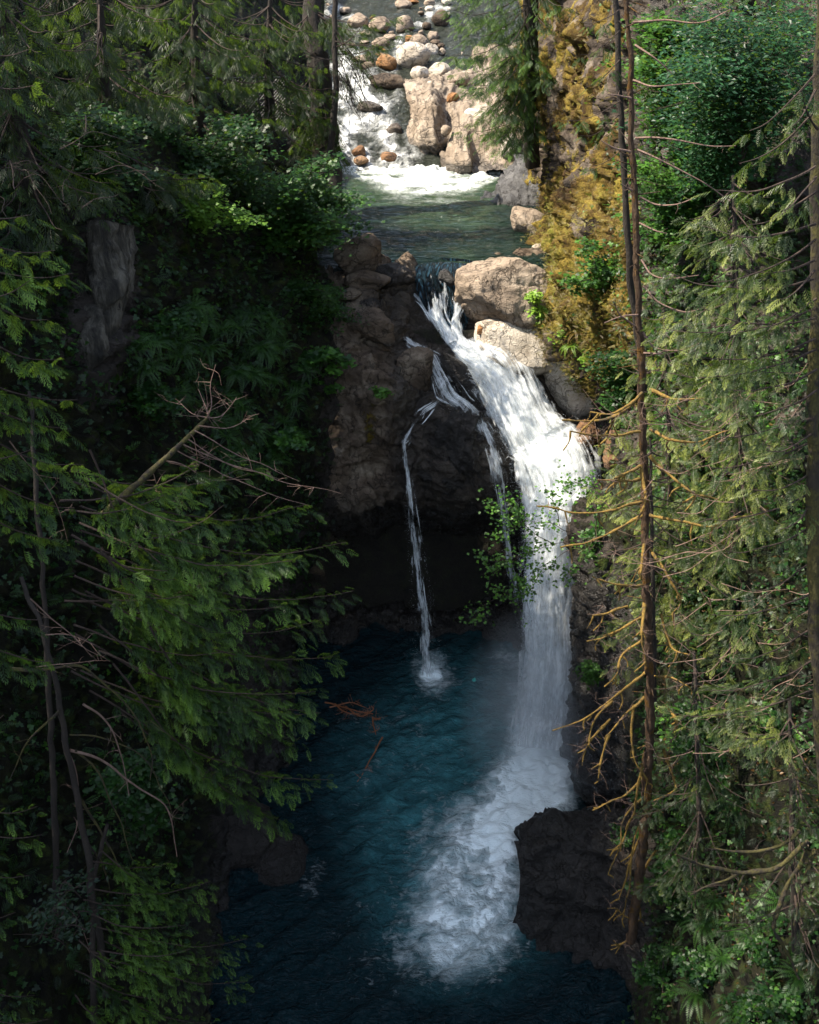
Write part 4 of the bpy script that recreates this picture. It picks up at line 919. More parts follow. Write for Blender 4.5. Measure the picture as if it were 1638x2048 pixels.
O2 = [[(890, 190, 52.30), (915, 185, 52.30), (950, 185, 51.80), (1000, 195, 50.30), (1080, 200, 49.30)],
      [(886, 215, 50.30), (908, 208, 49.70), (940, 208, 49.30), (1000, 215, 48.80), (1080, 220, 48.30)],
      [(898, 245, 48.70), (912, 246, 47.70), (940, 244, 47.50), (985, 240, 47.90), (1080, 245, 47.30)],
      [(896, 275, 47.70), (905, 282, 46.70), (930, 285, 46.30), (960, 272, 46.90), (1080, 270, 46.30)],
      [(882, 300, 46.90), (900, 308, 46.00), (935, 312, 45.50), (960, 300, 46.50), (1080, 295, 45.90)],
      [(878, 322, 46.50), (900, 326, 45.50), (935, 328, 45.10), (960, 325, 46.10), (1080, 320, 45.30)],
      [(878, 346, 46.50), (900, 350, 45.50), (935, 352, 45.10), (960, 349, 46.10), (1080, 344, 45.30)]]
outcrop('bedrock_rib', 'rounded cream and orange bedrock rib jutting into the pool head', O2, 'rock_bluff', 0.22, 1.3, wetz=13.1, striate=0.25)
O3 = [[(950, 300, 48.10), (990, 272, 48.10), (1030, 240, 47.90), (1060, 222, 47.60), (1100, 222, 46.60)],
      [(945, 318, 46.40), (985, 296, 46.30), (1028, 262, 46.50), (1060, 245, 46.20), (1100, 245, 45.60)],
      [(944, 330, 45.50), (988, 320, 45.20), (1024, 300, 45.00), (1056, 285, 44.80), (1100, 285, 44.60)],
      [(944, 345, 45.00), (988, 342, 44.60), (1022, 338, 44.20), (1056, 330, 44.00), (1100, 330, 43.60)]]
outcrop('bedrock_ramp', 'long sunlit orange and white bedrock ramp ending under the mossy cliff', O3, 'rock_bluff', 0.28, 0.9, wetz=13.2, striate=0.4)
O4 = [[(955, 392, 43.6), (1000, 350, 44.2), (1035, 300, 44.4), (1065, 275, 44.2), (1105, 270, 43)],
      [(952, 396, 43.0), (1000, 368, 42.8), (1038, 330, 42.6), (1070, 305, 42.4), (1105, 300, 41.5)],
      [(952, 400, 42.2), (1000, 388, 41.8), (1040, 372, 41.4), (1075, 355, 41.2), (1105, 350, 40.5)],
      [(952, 408, 41.6), (1000, 404, 41.2), (1040, 402, 40.8), (1078, 398, 40.6), (1105, 395, 40)],
      [(952, 430, 41.4), (1000, 430, 41.0), (1040, 430, 40.6), (1078, 430, 40.4), (1105, 425, 40)]]
outcrop('shadow_ledge', 'furrowed rock ledge darkened grey for its shade at the right of the upper pool', O4, 'rock_shadow', 0.35, 1.1, wetz=12.9, striate=0.45)
boulder('smooth wedge shaped grey brown boulder leaning into the pool under the cliff', 1062, 452, 38.0, 105, 62, 'rock_tan', rot=-28, rough=0.04, cuts=3, dr=1.0, sub=5, wetz=12.8)
boulder('small grey boulder squeezed between the mossy cliff and the lip', 1082, 506, 35.8, 46, 48, 'rock_tan', rot=-30, rough=0.06, cuts=3)
boulder('big squarish grey boulder at the right of the waterfall lip', 1008, 586, 33.6, 196, 150, 'rock_tan', rot=-8, rough=0.13, cuts=7, sq=0.72, sub=6, dr=0.85, seed=41)
boulder('smooth tan rock shelf below the squarish boulder beside the falls', 1038, 690, 32.6, 215, 100, 'rock_pale', rot=-14, rough=0.06, cuts=5, sub=6, dr=0.75, seed=17)
boulder('pale streaked rock face descending beside the falls below the moss wall', 1148, 760, 32.2, 118, 210, 'rock_pale', rot=24, rough=0.12, cuts=6, sub=6, dr=0.6, seed=19, sq=0.85)
boulder('small rust red stone lodged between the boulder and the tan shelf', 964, 660, 32.6, 24, 16, 'rock_rust', cuts=8, sq=0.7, rough=0.08)
boulder('second small rust stone lodged right of the first', 984, 656, 32.6, 14, 14, 'rock_rust', cuts=8, sq=0.7, rough=0.08)
boulder('square topped grey block at the left of the pool outlet', 715, 512, 34.6, 98, 82, 'rock', sq=0.62, rot=4, cuts=4, rough=0.10, sub=5, dr=0.8, seed=5)
boulder('dark craggy ledge rock under the pool edge left of the lip', 790, 552, 34.2, 100, 52, 'rock_dark', sq=0.8, cuts=6, rough=0.22, sub=5, seed=6, wet=0.3)
boulder('dark blocky rock under the square topped block', 735, 562, 33.6, 96, 44, 'rock', sq=0.7, cuts=6, rough=0.2, sub=5, seed=8)
boulder('low grey stone with a pale spot in the dark side channel', 700, 590, 32.9, 50, 26, 'rock', cuts=4, rough=0.08, wet=0.2)
boulder('wet round stone in the dark side channel', 742, 610, 32.7, 44, 26, 'rock_dark', cuts=4, rough=0.08, wet=0.6)
boulder('dark wet boulder splitting the water at the lip', 893, 560, 34.0, 42, 44, 'rock_dark', cuts=6, rough=0.15, wet=0.8, sub=4)
boulder('rough grey crest of the rock column left of the side cascade', 745, 650, 32.0, 110, 56, 'rock', rot=-22, sq=0.8, cuts=7, rough=0.25, sub=5, seed=12)
boulder('rounded brown rock bulge between the two side trickles', 830, 745, 31.6, 80, 120, 'rock', rot=-12, cuts=6, rough=0.18, sub=5, dr=0.7, seed=23)
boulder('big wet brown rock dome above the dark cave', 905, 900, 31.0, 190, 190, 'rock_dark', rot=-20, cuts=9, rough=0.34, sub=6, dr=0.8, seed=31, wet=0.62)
boulder('dark wet rock rib between side cascade and main falls', 955, 800, 32.0, 62, 230, 'rock_dark', rot=38, cuts=6, rough=0.18, sub=5, dr=0.8, seed=33, wet=0.6)
boulder('glistening orange brown wet rock right of the falls, upper', 1172, 868, 31.0, 62, 56, 'rock_rust', cuts=7, rough=0.2, wet=0.5, sub=5)
boulder('glistening orange brown wet rock right of the falls, lower', 1238, 905, 29.2, 70, 90, 'rock_rust', cuts=7, rough=0.2, wet=0.5, sub=5)
boulder('rounded dark wet rock at the left edge of the lower pool', 548, 1728, 21.3, 150, 110, 'rock_dark', rot=8, cuts=6, rough=0.14, sub=5, dr=1.0, wet=0.65, seed=51)
boulder('low dark rock running out from the left bank behind the rounded wet rock', 450, 1660, 22.0, 210, 120, 'rock_dark', cuts=6, rough=0.2, sub=5, dr=0.8, wet=0.4, seed=52)
O6 = [[(1042, 1700, 23.0), (1075, 1668, 23.2), (1130, 1636, 23.6), (1200, 1605, 24), (1290, 1590, 23)],
      [(1036, 1672, 20.4), (1072, 1650, 20.9), (1132, 1622, 21.5), (1205, 1612, 21.6), (1290, 1620, 20.4)],
      [(1033, 1700, 19.8), (1078, 1685, 19.9), (1138, 1665, 20.1), (1220, 1655, 20.0), (1300, 1670, 19)],
      [(1040, 1760, 19.4), (1090, 1755, 19.3), (1150, 1745, 19.3), (1235, 1745, 19.1), (1310, 1750, 18.2)],
      [(1034, 1825, 19.3), (1090, 1825, 19.0), (1150, 1832, 18.8), (1245, 1850, 18.2), (1320, 1870, 17.0)],
      [(1020, 1885, 19.2), (1080, 1900, 18.5), (1150, 1925, 18.1), (1250, 1965, 17.3), (1330, 2000, 16.3)]]
outcrop('rock_buttress', 'dark wet rock buttress standing in the foam at the foot of the right bank', O6, 'rock_dark', 0.62, 0.8, wetz=2.4)

# ------------------------------------------------------------------ left side trees
A = at
lc = dict(rad=0.020, ssz=0.37, sec=0.70, tone=0.66, droop=0.28)
trunkA = [A(110, 2000, 14.0), A(110, 1700, 14.2), A(100, 1450, 14.6), A(90, 1200, 15.2), A(70, 950, 16.0), A(60, 780, 16.6)]
spA = []
for o_, t_, yo, yt in [((160, 1010), (690, 1085), 15, 17), ((150, 1080), (708, 1182), 14.8, 16.5), ((170, 1180), (668, 1312), 14.5, 16.5), ((150, 1270), (642, 1425), 14.3, 16),
                       ((180, 1380), (655, 1560), 14, 15.5), ((230, 1330), (560, 1640), 14, 15.6), ((140, 960), (610, 1010), 15.2, 17.5), ((140, 940), (500, 930), 15.2, 17.5),
                       ((120, 1000), (430, 905), 14.6, 16.5), ((150, 1120), (560, 1215), 14.6, 15.5), ((130, 1200), (520, 1110), 14.4, 16), ((150, 1250), (480, 1300), 14.2, 15),
                       ((150, 1150), (380, 1190), 14.2, 14.6), ((130, 1020), (330, 990), 14.6, 15.2), ((140, 1340), (430, 1420), 14, 14.8), ((200, 1250), (600, 1480), 14.2, 15.8),
                       ((160, 1060), (600, 1100), 15.5, 18), ((200, 1300), (560, 1380), 15, 17), ((160, 1200), (640, 1240), 15, 17), ((240, 1420), (500, 1560), 14.5, 16), ((180, 900), (270, 1100), 15, 15),
                       ((300, 1250), (470, 1500), 14.5, 15), ((250, 1080), (450, 1010), 15, 16), ((200, 1100), (420, 1260), 14.3, 14.8)]:
    spA.append((A(*o_, yo), A(*t_, yt), dict(start=0.22)))
for k in range(12):
    v_ = random.uniform(930, 1450); u_ = random.uniform(320, 640) - max(0, v_ - 1350) * 0.3; spA.append((A(random.uniform(140, 260), v_ - random.uniform(20, 120), random.uniform(14.2, 15.5)), A(u_, v_ + random.uniform(0, 100), random.uniform(14.6, 16.5)), dict(start=0.2)))
conifer('western_cedar', 'large cedar on the left reaching long drooping green boughs over the dark pool', 'tree', trunkA, 0.075, 0.03, spA, dens=1.25, **lc)
spB = []
for o_, t_, yo, yt in [((190, 1850), (495, 1878), 12.5, 13.6), ((190, 1780), (420, 1760), 12.8, 14), ((180, 1720), (345, 1720), 13, 14), ((180, 1900), (490, 1965), 12.3, 13.2), ((170, 1960), (430, 2045), 12, 12.8),
                       ((150, 1940), (330, 2000), 12, 12.4), ((180, 1830), (370, 1850), 12.4, 12.9), ((150, 1990), (260, 2080), 11.8, 12), ((200, 1880), (450, 1920), 12.7, 14), ((170, 1800), (300, 1800), 12.6, 13.2),
                       ((200, 1700), (400, 1810), 13, 14), ((200, 1900), (380, 1900), 12.2, 12.4), ((160, 1880), (250, 1940), 12, 12)]:
    spB.append((A(*o_, yo), A(*t_, yt)))
conifer('western_cedar', 'bushy low cedar at the bottom left standing over the dark water', 'tree', [A(190, 2150, 12), A(185, 1950, 12.4), A(190, 1760, 13), A(215, 1650, 13.4)], 0.08, 0.03, spB, dens=1.7, rad=0.016, ssz=0.27, sec=0.6, tone=0.78)
spC = []
for o_, t_, yo, yt in [((-120, 400), (60, 430), 12, 12.6), ((-120, 440), (110, 500), 12, 12.8), ((-120, 500), (150, 545), 12, 12.8), ((-100, 560), (95, 640), 12, 12.5), ((-100, 640), (120, 720), 12, 12.8), ((-100, 720), (155, 800), 12, 12.9),
                       ((-100, 760), (140, 860), 12, 12.8), ((-100, 830), (170, 930), 12, 13), ((-100, 900), (150, 1020), 12, 12.8), ((-100, 980), (120, 1080), 12, 12.6), ((-100, 1180), (75, 1240), 11, 11.5), ((-100, 1250), (110, 1320), 11, 11.6),
                       ((-120, 600), (60, 560), 11.6, 11.8), ((-120, 900), (60, 900), 11.5, 11.8), ((-120, 130), (70, 170), 11.8, 12.2), ((-120, 80), (60, 100), 11.8, 12.2)]:
    spC.append((A(*o_, yo), A(*t_, yt)))
conifer('western_cedar', 'cedar at the left edge, its boughs stacked in drooping layers beside the pale cliff', 'tree', [A(-140, 1400, 11), A(-130, 1000, 11.8), A(-120, 600, 12), A(-110, 200, 12), A(-100, -100, 12)], 0.16, 0.1, spC, dens=1.4, rad=0.018, ssz=0.35, sec=0.6, tone=0.62)
spD = []
for o_, t_ in [((-120, 1600), (75, 1615)), ((-120, 1640), (80, 1670)), ((-120, 1720), (60, 1750)), ((-120, 1500), (10, 1430)), ((-120, 1950), (70, 1990)), ((-120, 2020), (100, 2040)), ((-120, 1850), (30, 1830))]:
    spD.append((A(*o_, 10), A(*t_, 10.5)))
conifer('western_cedar', 'cedar boughs poking in at the lower left edge', 'tree', [A(-150, 2300, 9.8), A(-140, 1900, 10), A(-130, 1500, 10), A(-120, 1250, 10.5)], 0.12, 0.06, spD, dens=1.4, rad=0.014, ssz=0.26, sec=0.5, tone=0.65)
# dark conifers filling the upper left
for i, (u, vb, y, hgt, l0, lab) in enumerate([(60, 420, 22, 4.6, 2.0, 'dark conifer in the upper left corner above the pale cliff'), (230, 380, 27, 4.8, 2.4, 'deep shaded conifer left of the wire fence'),
                                       (400, 300, 33, 4.6, 2.6, 'dark conifer rising behind the wire fence'), (540, 260, 38, 4.4, 2.4, 'dark conifer with hanging boughs right of the wire fence'),
                                       (140, 200, 30, 4.4, 2.8, 'tall shaded conifer furthest back at the upper left'), (330, 120, 38, 4.0, 3.0, 'shaded conifer behind the fence, high at the top of the frame')]):
    b = A(u, vb, y); tr = [b, b + (0.1, 0, hgt * .5), b + (0.3, 0.1, hgt)]
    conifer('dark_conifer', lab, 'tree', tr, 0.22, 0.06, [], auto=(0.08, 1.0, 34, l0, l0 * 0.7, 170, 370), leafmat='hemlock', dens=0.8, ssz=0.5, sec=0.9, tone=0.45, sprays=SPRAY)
tF = [A(640, 470, 37.5), A(652, 360, 39.6), A(650, 250, 40.5), A(640, 140, 40.5), A(628, 60, 41), A(620, -120, 42)]
spF = [(A(640, 130 + 40 * k, 40.5), A(u_, v_, y_)) for k, (u_, v_, y_) in enumerate([(560, 200, 39), (690, 290, 40), (700, 330, 40)])]
spF += [(A(625, 20, 41), A(u_, v_, 40)) for u_, v_ in [(740, 60), (700, 110), (560, 60), (800, 30), (760, 95), (520, 120)]]
spF += [(A(645, 200, 40), A(u_, v_, 39.5)) for u_, v_ in [(585, 260), (560, 310), (600, 330), (680, 320)]]
conifer('leaning_conifer', 'black thick trunk with dark boughs standing at the left edge of the bright rapids', 'tree', tF, 0.62, 0.30, spF, leafmat='hemlock', dens=1.3, ssz=0.42, sec=0.8, tone=0.5, sprays=SPRAY)
tG = [A(640, 420, 37.2), A(660, 300, 37.4), A(671, 190, 37.6), A(670, 100, 38), A(668, -100, 39)]
spG = [(A(670, 60 + 12 * k, 38), A(u_, v_, 37.6), dict(dens=0.9)) for k, (u_, v_) in enumerate([(770, 165), (720, 120), (780, 70), (740, 30), (810, 55), (600, 90), (730, 200), (700, 170)])]
oG = conifer('slender_conifer', 'slender dark trunk with lacy boughs hanging in front of the sunlit creek', 'tree', tG, 0.13, 0.08, spG, leafmat='hemlock', dens=1.0, ssz=0.40, sec=0.75, tone=0.4, sprays=SPRAY)
ac = Acc()
for k in range(26):
    u0 = random.uniform(675, 720); v0 = random.uniform(110, 160); p0 = A(u0, v0, 37.5); p2 = A(u0 + random.uniform(0, 60), v0 + random.uniform(50, 120), 37.3)
    C = tube(ac, [p0, (p0 + p2) / 2 + RNG.normal(0, .15, 3), p2], 0.014, 0.005, 4, 5, wob=0.1); twigs(ac, C, 3, 0.5, 0.006)
ac.obj('bare_twigs', M['bark'], oG)
# hanging conifer at top centre right
tH = [A(1065, 330, 40), A(1062, 100, 39), A(1058, -150, 39)]
spH = [(A(1060, v0, 39), A(u_, v_, yt)) for v0, u_, v_, yt in [(-20, 900, 20, 37), (10, 930, 70, 37), (40, 905, 110, 37), (60, 960, 150, 36.5), (90, 940, 180, 36.5), (110, 975, 215, 36.5), (130, 950, 240, 36.5), (150, 1000, 280, 36), (170, 1010, 300, 36), (-60, 880, -30, 37),
                                                         (20, 1000, 90, 36), (60, 1010, 160, 36), (110, 1010, 230, 36), (0, 960, 30, 38), (80, 920, 145, 38), (140, 985, 265, 37), (190, 1040, 300, 36)]]
conifer('drooping_conifer', 'green conifer hanging its boughs over the cream bedrock at top centre', 'tree', tH, 0.28, 0.2, spH, leafmat='cedar', dens=1.15, ssz=0.40, sec=0.9, tone=0.62, sprays=SPRAY, auto=(0.25, 1, 14, 2.2, 2.2, 150, 300))

# vine maples and shrubs on the left
def tips(lst, y): return [A(u, v, y_ if y_ else y) for u, v, *r_ in lst for y_ in [r_[0] if r_ else None]]
def cloud(u0, u1, v0, v1, y0, y1, n): return [A(random.uniform(u0, u1), random.uniform(v0, v1), random.uniform(y0, y1)) for _ in range(n)]
bush('vine_maple', 'wide vine maple in layered green pads spreading above the pool outlet', 'shrub', A(560, 480, 33), cloud(420, 690, 300, 500, 31, 34.5, 26) + cloud(600, 700, 370, 500, 33, 35, 10), 15000, 'maple', 0.17, spread=0.75, tone=0.5)
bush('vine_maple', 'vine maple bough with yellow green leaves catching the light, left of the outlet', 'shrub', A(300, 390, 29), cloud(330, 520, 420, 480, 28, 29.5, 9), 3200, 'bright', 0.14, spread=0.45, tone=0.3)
bush('vine_maple', 'dim vine maple below the wire fence', 'shrub', A(380, 380, 31), cloud(250, 520, 230, 380, 29, 32, 18), 9000, 'maple', 0.16, spread=0.7, tone=0.35)  # low leaf tone puts part of the shade into the colour
bush('vine_maple', 'shaded maple hanging beside the rock column, under the wide maple', 'shrub', A(540, 620, 31), cloud(540, 690, 560, 680, 30.5, 32.5, 14), 6000, 'maple', 0.13, spread=0.5, tone=0.3)  # leaf colour lowered to deepen the shade under the wide maple
bush('huckleberry', 'feathery fine leaved shrub over the grey rock column', 'shrub', A(610, 640, 31.5), cloud(590, 690, 560, 640, 31, 32, 10), 5200, 'fern', 0.09, tmpl=OVAL, spread=0.5, tone=0.6)
bush('salmonberry', 'salmonberry bush with broad leaves left of the rock column', 'shrub', A(620, 760, 30), cloud(590, 700, 690, 800, 29.4, 30.2, 8), 900, 'maple', 0.22, spread=0.35, tone=0.6)
bush('salmonberry', 'small leafy plant at the cave mouth left of the thin plume', 'shrub', A(560, 880, 27.8), cloud(540, 620, 860, 930, 27, 28, 5), 600, 'maple', 0.17, spread=0.25, tone=0.6)
bush('salmonberry', 'clump of clover like leaves below the ferns', 'shrub', A(270, 800, 24), cloud(240, 350, 780, 850, 23, 23.6, 8), 1800, 'maple', 0.12, spread=0.3, tone=0.45)
bush('salmonberry', 'dark leafy clump above the ferns beside the pale cliff', 'shrub', A(300, 700, 25), cloud(250, 380, 620, 740, 24, 25, 10), 2600, 'maple', 0.12, spread=0.35, tone=0.4)
bush('salmonberry', 'leafy clump on the shaded bank behind the dead arching branches', 'shrub', A(230, 1560, 15.5), cloud(180, 330, 1480, 1700, 15, 15.6, 10), 1600, 'maple', 0.13, spread=0.35, tone=0.4)
bush('elderberry', 'dark shrub with long leaflets low at the left', 'shrub', A(120, 1850, 12.4), cloud(60, 200, 1740, 1880, 12, 12.4, 9), 500, 'blue_leaf', 0.11, tmpl=OVAL, spread=0.35, tone=0.1)
bush('small_herb', 'bright tuft of leaves growing from a crack in the rock column', 'plant', A(762, 792, 30.2), cloud(750, 780, 775, 795, 30, 30.3, 6), 260, 'maple', 0.13, spread=0.16, tone=0.85)
bush('vine_maple', 'shaded maple under the layered boughs at the far left', 'shrub', A(120, 330, 24), cloud(60, 300, 240, 400, 23, 25.5, 18), 7000, 'maple', 0.14, spread=0.6, tone=0.3)  # darker leaf tone adds to the shade in this corner

# ferns on the left bank
fl = [('sword fern right of the pale cliff, upper row', [(265, 700), (300, 690), (350, 715)]), ('big sword fern arching in the middle of the dark fern bank', [(500, 745), (470, 735), (540, 760)]),
      ('sword fern in the dark fern bank left of the rock column', [(420, 690), (450, 790), (560, 700), (380, 770), (590, 790), (520, 690), (610, 740), (430, 850), (500, 850), (560, 840), (470, 650), (400, 640), (540, 640), (350, 640)]),
      ('drooping sword fern under the fern bank beside the mossy pole', [(300, 780), (340, 800), (430, 900), (540, 900), (580, 870), (480, 900)])]
for lab, pts in fl:
    for u, v in pts:
        for q_ in range(2):
          p, n = onsurf('left_bank', u + q_ * random.uniform(-35, 35), v + q_ * random.uniform(-30, 30)); fern(p + n * 0.1, random.uniform(0.7, 1.1), n, lab, lab.replace('sword fern', 'sword ferns'))

# mossy pole, dead arching branches
o = empty('mossy_snag', A(230, 1010, 17), 'moss covered broken leaning trunk with bare twigs at its top, centre left', 'dead tree'); ac = Acc()
C = tube(ac, [A(205, 1030, 15.2), A(300, 945, 15.6), A(370, 880, 16), A(418, 832, 16.4)], 0.07, 0.025, 8, 8, knob=0.5); ac.obj('trunk', M['bark_green'], o, smooth=True); ac = Acc()
for u, v, u2, v2 in [(415, 835, 430, 730), (415, 835, 470, 800), (400, 850, 520, 830), (390, 860, 600, 960), (370, 880, 560, 960), (415, 835, 350, 800), (350, 900, 620, 1010), (330, 920, 500, 960), (380, 870, 420, 920), (300, 950, 360, 1010), (415, 830, 400, 780), (360, 890, 680, 985)]:
    ac = Acc(); p, q = A(u, v, 16), A(u2, v2, 16.6); C = tube(ac, [p, (p + q) / 2 + (0, 0, -.12), q], 0.012, 0.004, 4, 6, wob=0.08); twigs(ac, C, 5, 0.45, 0.005, 0.3); ac.obj('bare_twig', M['twig'], o)

o = empty('dead_snag', A(210, 1900, 12.6), 'dead trunk with pale bare branches arching down to the right, lower left', 'dead tree'); ac = Acc()
tube(ac, [A(212, 1990, 12.6), A(195, 1850, 12.7), A(165, 1650, 12.9), A(125, 1450, 13.1), A(95, 1300, 13.3), A(40, 1150, 13.8)], 0.075, 0.035, 8, 8, wob=0.08, knob=0.3); ac.obj('trunk', M['bark'], o, smooth=True)
a1, a2 = Acc(), Acc()
for pts, r_, m_ in [([(130, 1330), (170, 1335), (220, 1380), (270, 1430), (300, 1500), (300, 1560)], 0.03, 1), ([(165, 1410), (210, 1440), (240, 1500), (260, 1590)], 0.028, 2), ([(140, 1500), (200, 1520), (270, 1570), (335, 1620), (353, 1712)], 0.035, 2),
                    ([(125, 1480), (150, 1540), (158, 1630), (135, 1705)], 0.025, 2), ([(140, 1468), (200, 1475), (280, 1510), (330, 1590), (350, 1650)], 0.02, 1), ([(150, 1500), (190, 1540), (230, 1620), (265, 1720)], 0.03, 1), ([(60, 1200), (110, 1240), (160, 1290), (195, 1310)], 0.016, 2),
                    ([(20, 1340), (90, 1340), (150, 1328)], 0.05, 1), ([(90, 1270), (130, 1270), (190, 1290)], 0.014, 2), ([(70, 1335), (190, 1320)], 0.012, 2), ([(165, 1600), (200, 1660), (240, 1740), (250, 1800)], 0.035, 1), ([(160, 1850), (180, 1900), (200, 1960)], 0.012, 2),
                    ([(170, 1680), (210, 1740), (225, 1790)], 0.03, 1), ([(80, 1975), (140, 2000), (200, 2040)], 0.01, 2), ([(120, 1420), (60, 1480), (20, 1560)], 0.03, 1), ([(300, 1440), (350, 1480), (400, 1545), (430, 1560)], 0.012, 1), ([(20, 880), (60, 930), (110, 1000), (135, 1080)], 0.012, 2)]:
    P_ = [A(u, v, 13.0 + 0.003 * (u - 100)) for u, v in pts]; C = tube(a2 if m_ == 2 else a1, P_, r_ * 0.8, r_ * 0.25, 5, 7, wob=0.03); twigs(a2 if m_ == 2 else a1, C, 5, 0.4, 0.005)
a1.obj('mossy_branches', M['bark_green'], o); a2.obj('pale_branches', M['twig'], o)
o = empty('bare_thicket', A(100, 420, 18), 'tangle of thin pinkish bare twigs above the pale cliff', 'shrub'); ac = Acc()
for k in range(16):
    u = random.uniform(-20, 200); v = random.uniform(250, 420); p = A(u, v, random.uniform(17, 19)); q = A(u + random.uniform(-60, 150), v + random.uniform(-50, 120), random.uniform(17, 19.5))
    ac = Acc(); C = tube(ac, [p, (p + q) / 2 + (0, 0, random.uniform(0, .5)), q], 0.009, 0.004, 4, 6, wob=0.1); twigs(ac, C, 3, 0.4, 0.004); ac.obj('twig', M['twig_dark'], o)


# pale cliff face on the left
O5 = [[(150, 440, 24.1), (180, 440, 23.1), (215, 440, 23.1), (250, 450, 23.8), (275, 450, 24.9)],
      [(148, 520, 23.8), (178, 520, 22.8), (215, 520, 22.8), (250, 530, 23.3), (272, 530, 24.6)],
      [(150, 610, 23.3), (180, 610, 22.6), (212, 610, 22.6), (240, 610, 22.9), (262, 610, 24.1)],
      [(140, 690, 22.9), (168, 690, 22.1), (195, 690, 22.1), (215, 690, 22.6), (235, 690, 23.8)],
      [(150, 760, 22.8), (165, 770, 22.1), (180, 770, 22.1), (195, 760, 22.3), (210, 760, 23.3)]]
def mat_cliff():
    N = NT('lichen_cliff_rock'); g = N.geo(); n1 = N.noise(2.2, N.mapping((1.4, 1.4, 0.28), g, rot=(0, 0.12, 0)), 8, 0.72, 0.4); n2 = N.noise(9, N.mapping((1, 1, 0.3), g), 6, 0.75)
    c = N.ramp(n1, [(0.36, (0.008, 0.007, 0.005)), (0.48, (0.05, 0.044, 0.033)), (0.60, (0.16, 0.145, 0.115)), (0.8, (0.24, 0.22, 0.18))])
    c = N.mix(0.7, c, N.ramp(n2, [(0.3, 0.2), (0.7, 0.85)]), 'OVERLAY')
    return N.finish(N.pbr(Base_Color=c, Roughness=0.85, Normal=N.bump(N.math('ADD', n1, n2), 1.0, 0.2)))
M['rock_cliff'] = mat_cliff()
o = outcrop('cliff_slab', 'pale grey weathered cliff slab among the dark foliage at the left', O5, 'rock_cliff', 0.35, 0.9)

# ------------------------------------------------------------------ wire fence far left
o = empty('chain_link_fence', A(490, 275, 37.5), 'sagging chain link fence half hidden by dark boughs at the upper left', 'fence')
f0, f1 = A(408, 268, 37.6), A(575, 262, 39.0); h_ = 1.75
for k in range(4):
    ac = Acc(); b = f0 + (f1 - f0) * k / 3; tube(ac, [b - (0, 0, .3), b + (0, 0, h_ + .05)], 0.03, 0.03, 8, 2); ac.obj('post', M['metal'] if 'metal' in M else M.setdefault('metal', mat_simple('galvanised_steel', (0.10, 0.10, 0.10), 0.5, Metallic=0.5)), o)
ac = Acc(); tube(ac, [f0 + (0, 0, h_), f1 + (0, 0, h_)], 0.022, 0.022, 6, 3); ac.obj('top_rail', M['metal'], o)
ac = Acc(); Lf = np.linalg.norm(f1 - f0); e = (f1 - f0) / Lf; s_ = 0.11
k = -h_
while k < Lf:
    for sg in (1, -1):
        a0, a1_ = max(k, 0), min(k + h_, Lf)
        if a1_ > a0 + .02:
            za, zb = (a0 - k, a1_ - k) if sg > 0 else (h_ - (a0 - k), h_ - (a1_ - k)); tube(ac, [f0 + e * a0 + (0, 0, za), f0 + e * a1_ + (0, 0, zb)], 0.006, 0.006, 3, 1)
    k += s_
ac.obj('wire_mesh', M['metal'], o)

# ------------------------------------------------------------------ right side trees
tR = [A(1262, 1880, 16.5), A(1290, 1650, 16.6), A(1300, 1400, 16.8), A(1292, 1150, 17), A(1290, 950, 17.2), A(1280, 700, 17.3), A(1268, 400, 17.6), A(1262, 200, 17.8), A(1255, -80, 18)]
o = empty('mossy_dead_hemlock', tR[0], 'tall bare lichen crusted trunk with curling moss covered branches, right of the falls', 'dead tree')
ac = Acc(); CT = tube(ac, tR, 0.115, 0.035, 12, 30, wob=0.05, knob=0.45)
for k in range(70):
    p = CT[random.randrange(len(CT))]; a = random.uniform(0, 6.28); L_ = random.uniform(.12, .4); tube(ac, [p, p + np.array((cos(a) * L_, sin(a) * L_, random.uniform(-.1, .12)))], 0.014, 0.006, 4, 2); ac.obj('trunk', M['bark_red'], o, smooth=True)
def px_path(pts, y, jit=0.0, bow=0.0):
    n = len(pts); return [A(u, v, y - bow * math.sin(pi * min(1, i / max(1, n - 1)) * .5) + random.uniform(-jit, jit)) for i, (u, v) in enumerate(pts)]
am, at_ = Acc(), Acc()
upper = [[(1262, 45), (1330, 42), (1400, 45), (1460, 20)], [(1268, 90), (1310, 115), (1345, 150)], [(1265, 160), (1310, 172), (1400, 165)], [(1262, 195), (1215, 188)], [(1272, 275), (1340, 280), (1400, 290), (1470, 290)],
         [(1262, 305), (1230, 295), (1202, 280)], [(1275, 300), (1330, 325), (1400, 360), (1460, 400)], [(1262, 382), (1240, 368)], [(1278, 395), (1310, 408), (1350, 410), (1385, 398)], [(1280, 445), (1310, 460), (1335, 466)], [(1282, 520), (1300, 545), (1340, 558), (1398, 550)],
         [(1285, 570), (1320, 605), (1370, 625), (1410, 612)], [(1272, 655), (1240, 630), (1228, 600)], [(1275, 630), (1240, 635), (1210, 645)], [(1287, 665), (1310, 695), (1360, 700), (1420, 678)], [(1285, 705), (1330, 708), (1360, 702)]]
for pts in upper:
    ab = Acc(); C = tube(ab, px_path(pts, 17.3, 0.12, 0.35), 0.020, 0.007, 5, 7, wob=0.03); ob = ab.obj('bare_branch', M['twig'], o); tw = Acc(); twigs(tw, C, 3, 0.22, 0.004); tw.obj('twigs', M['twig'], ob)
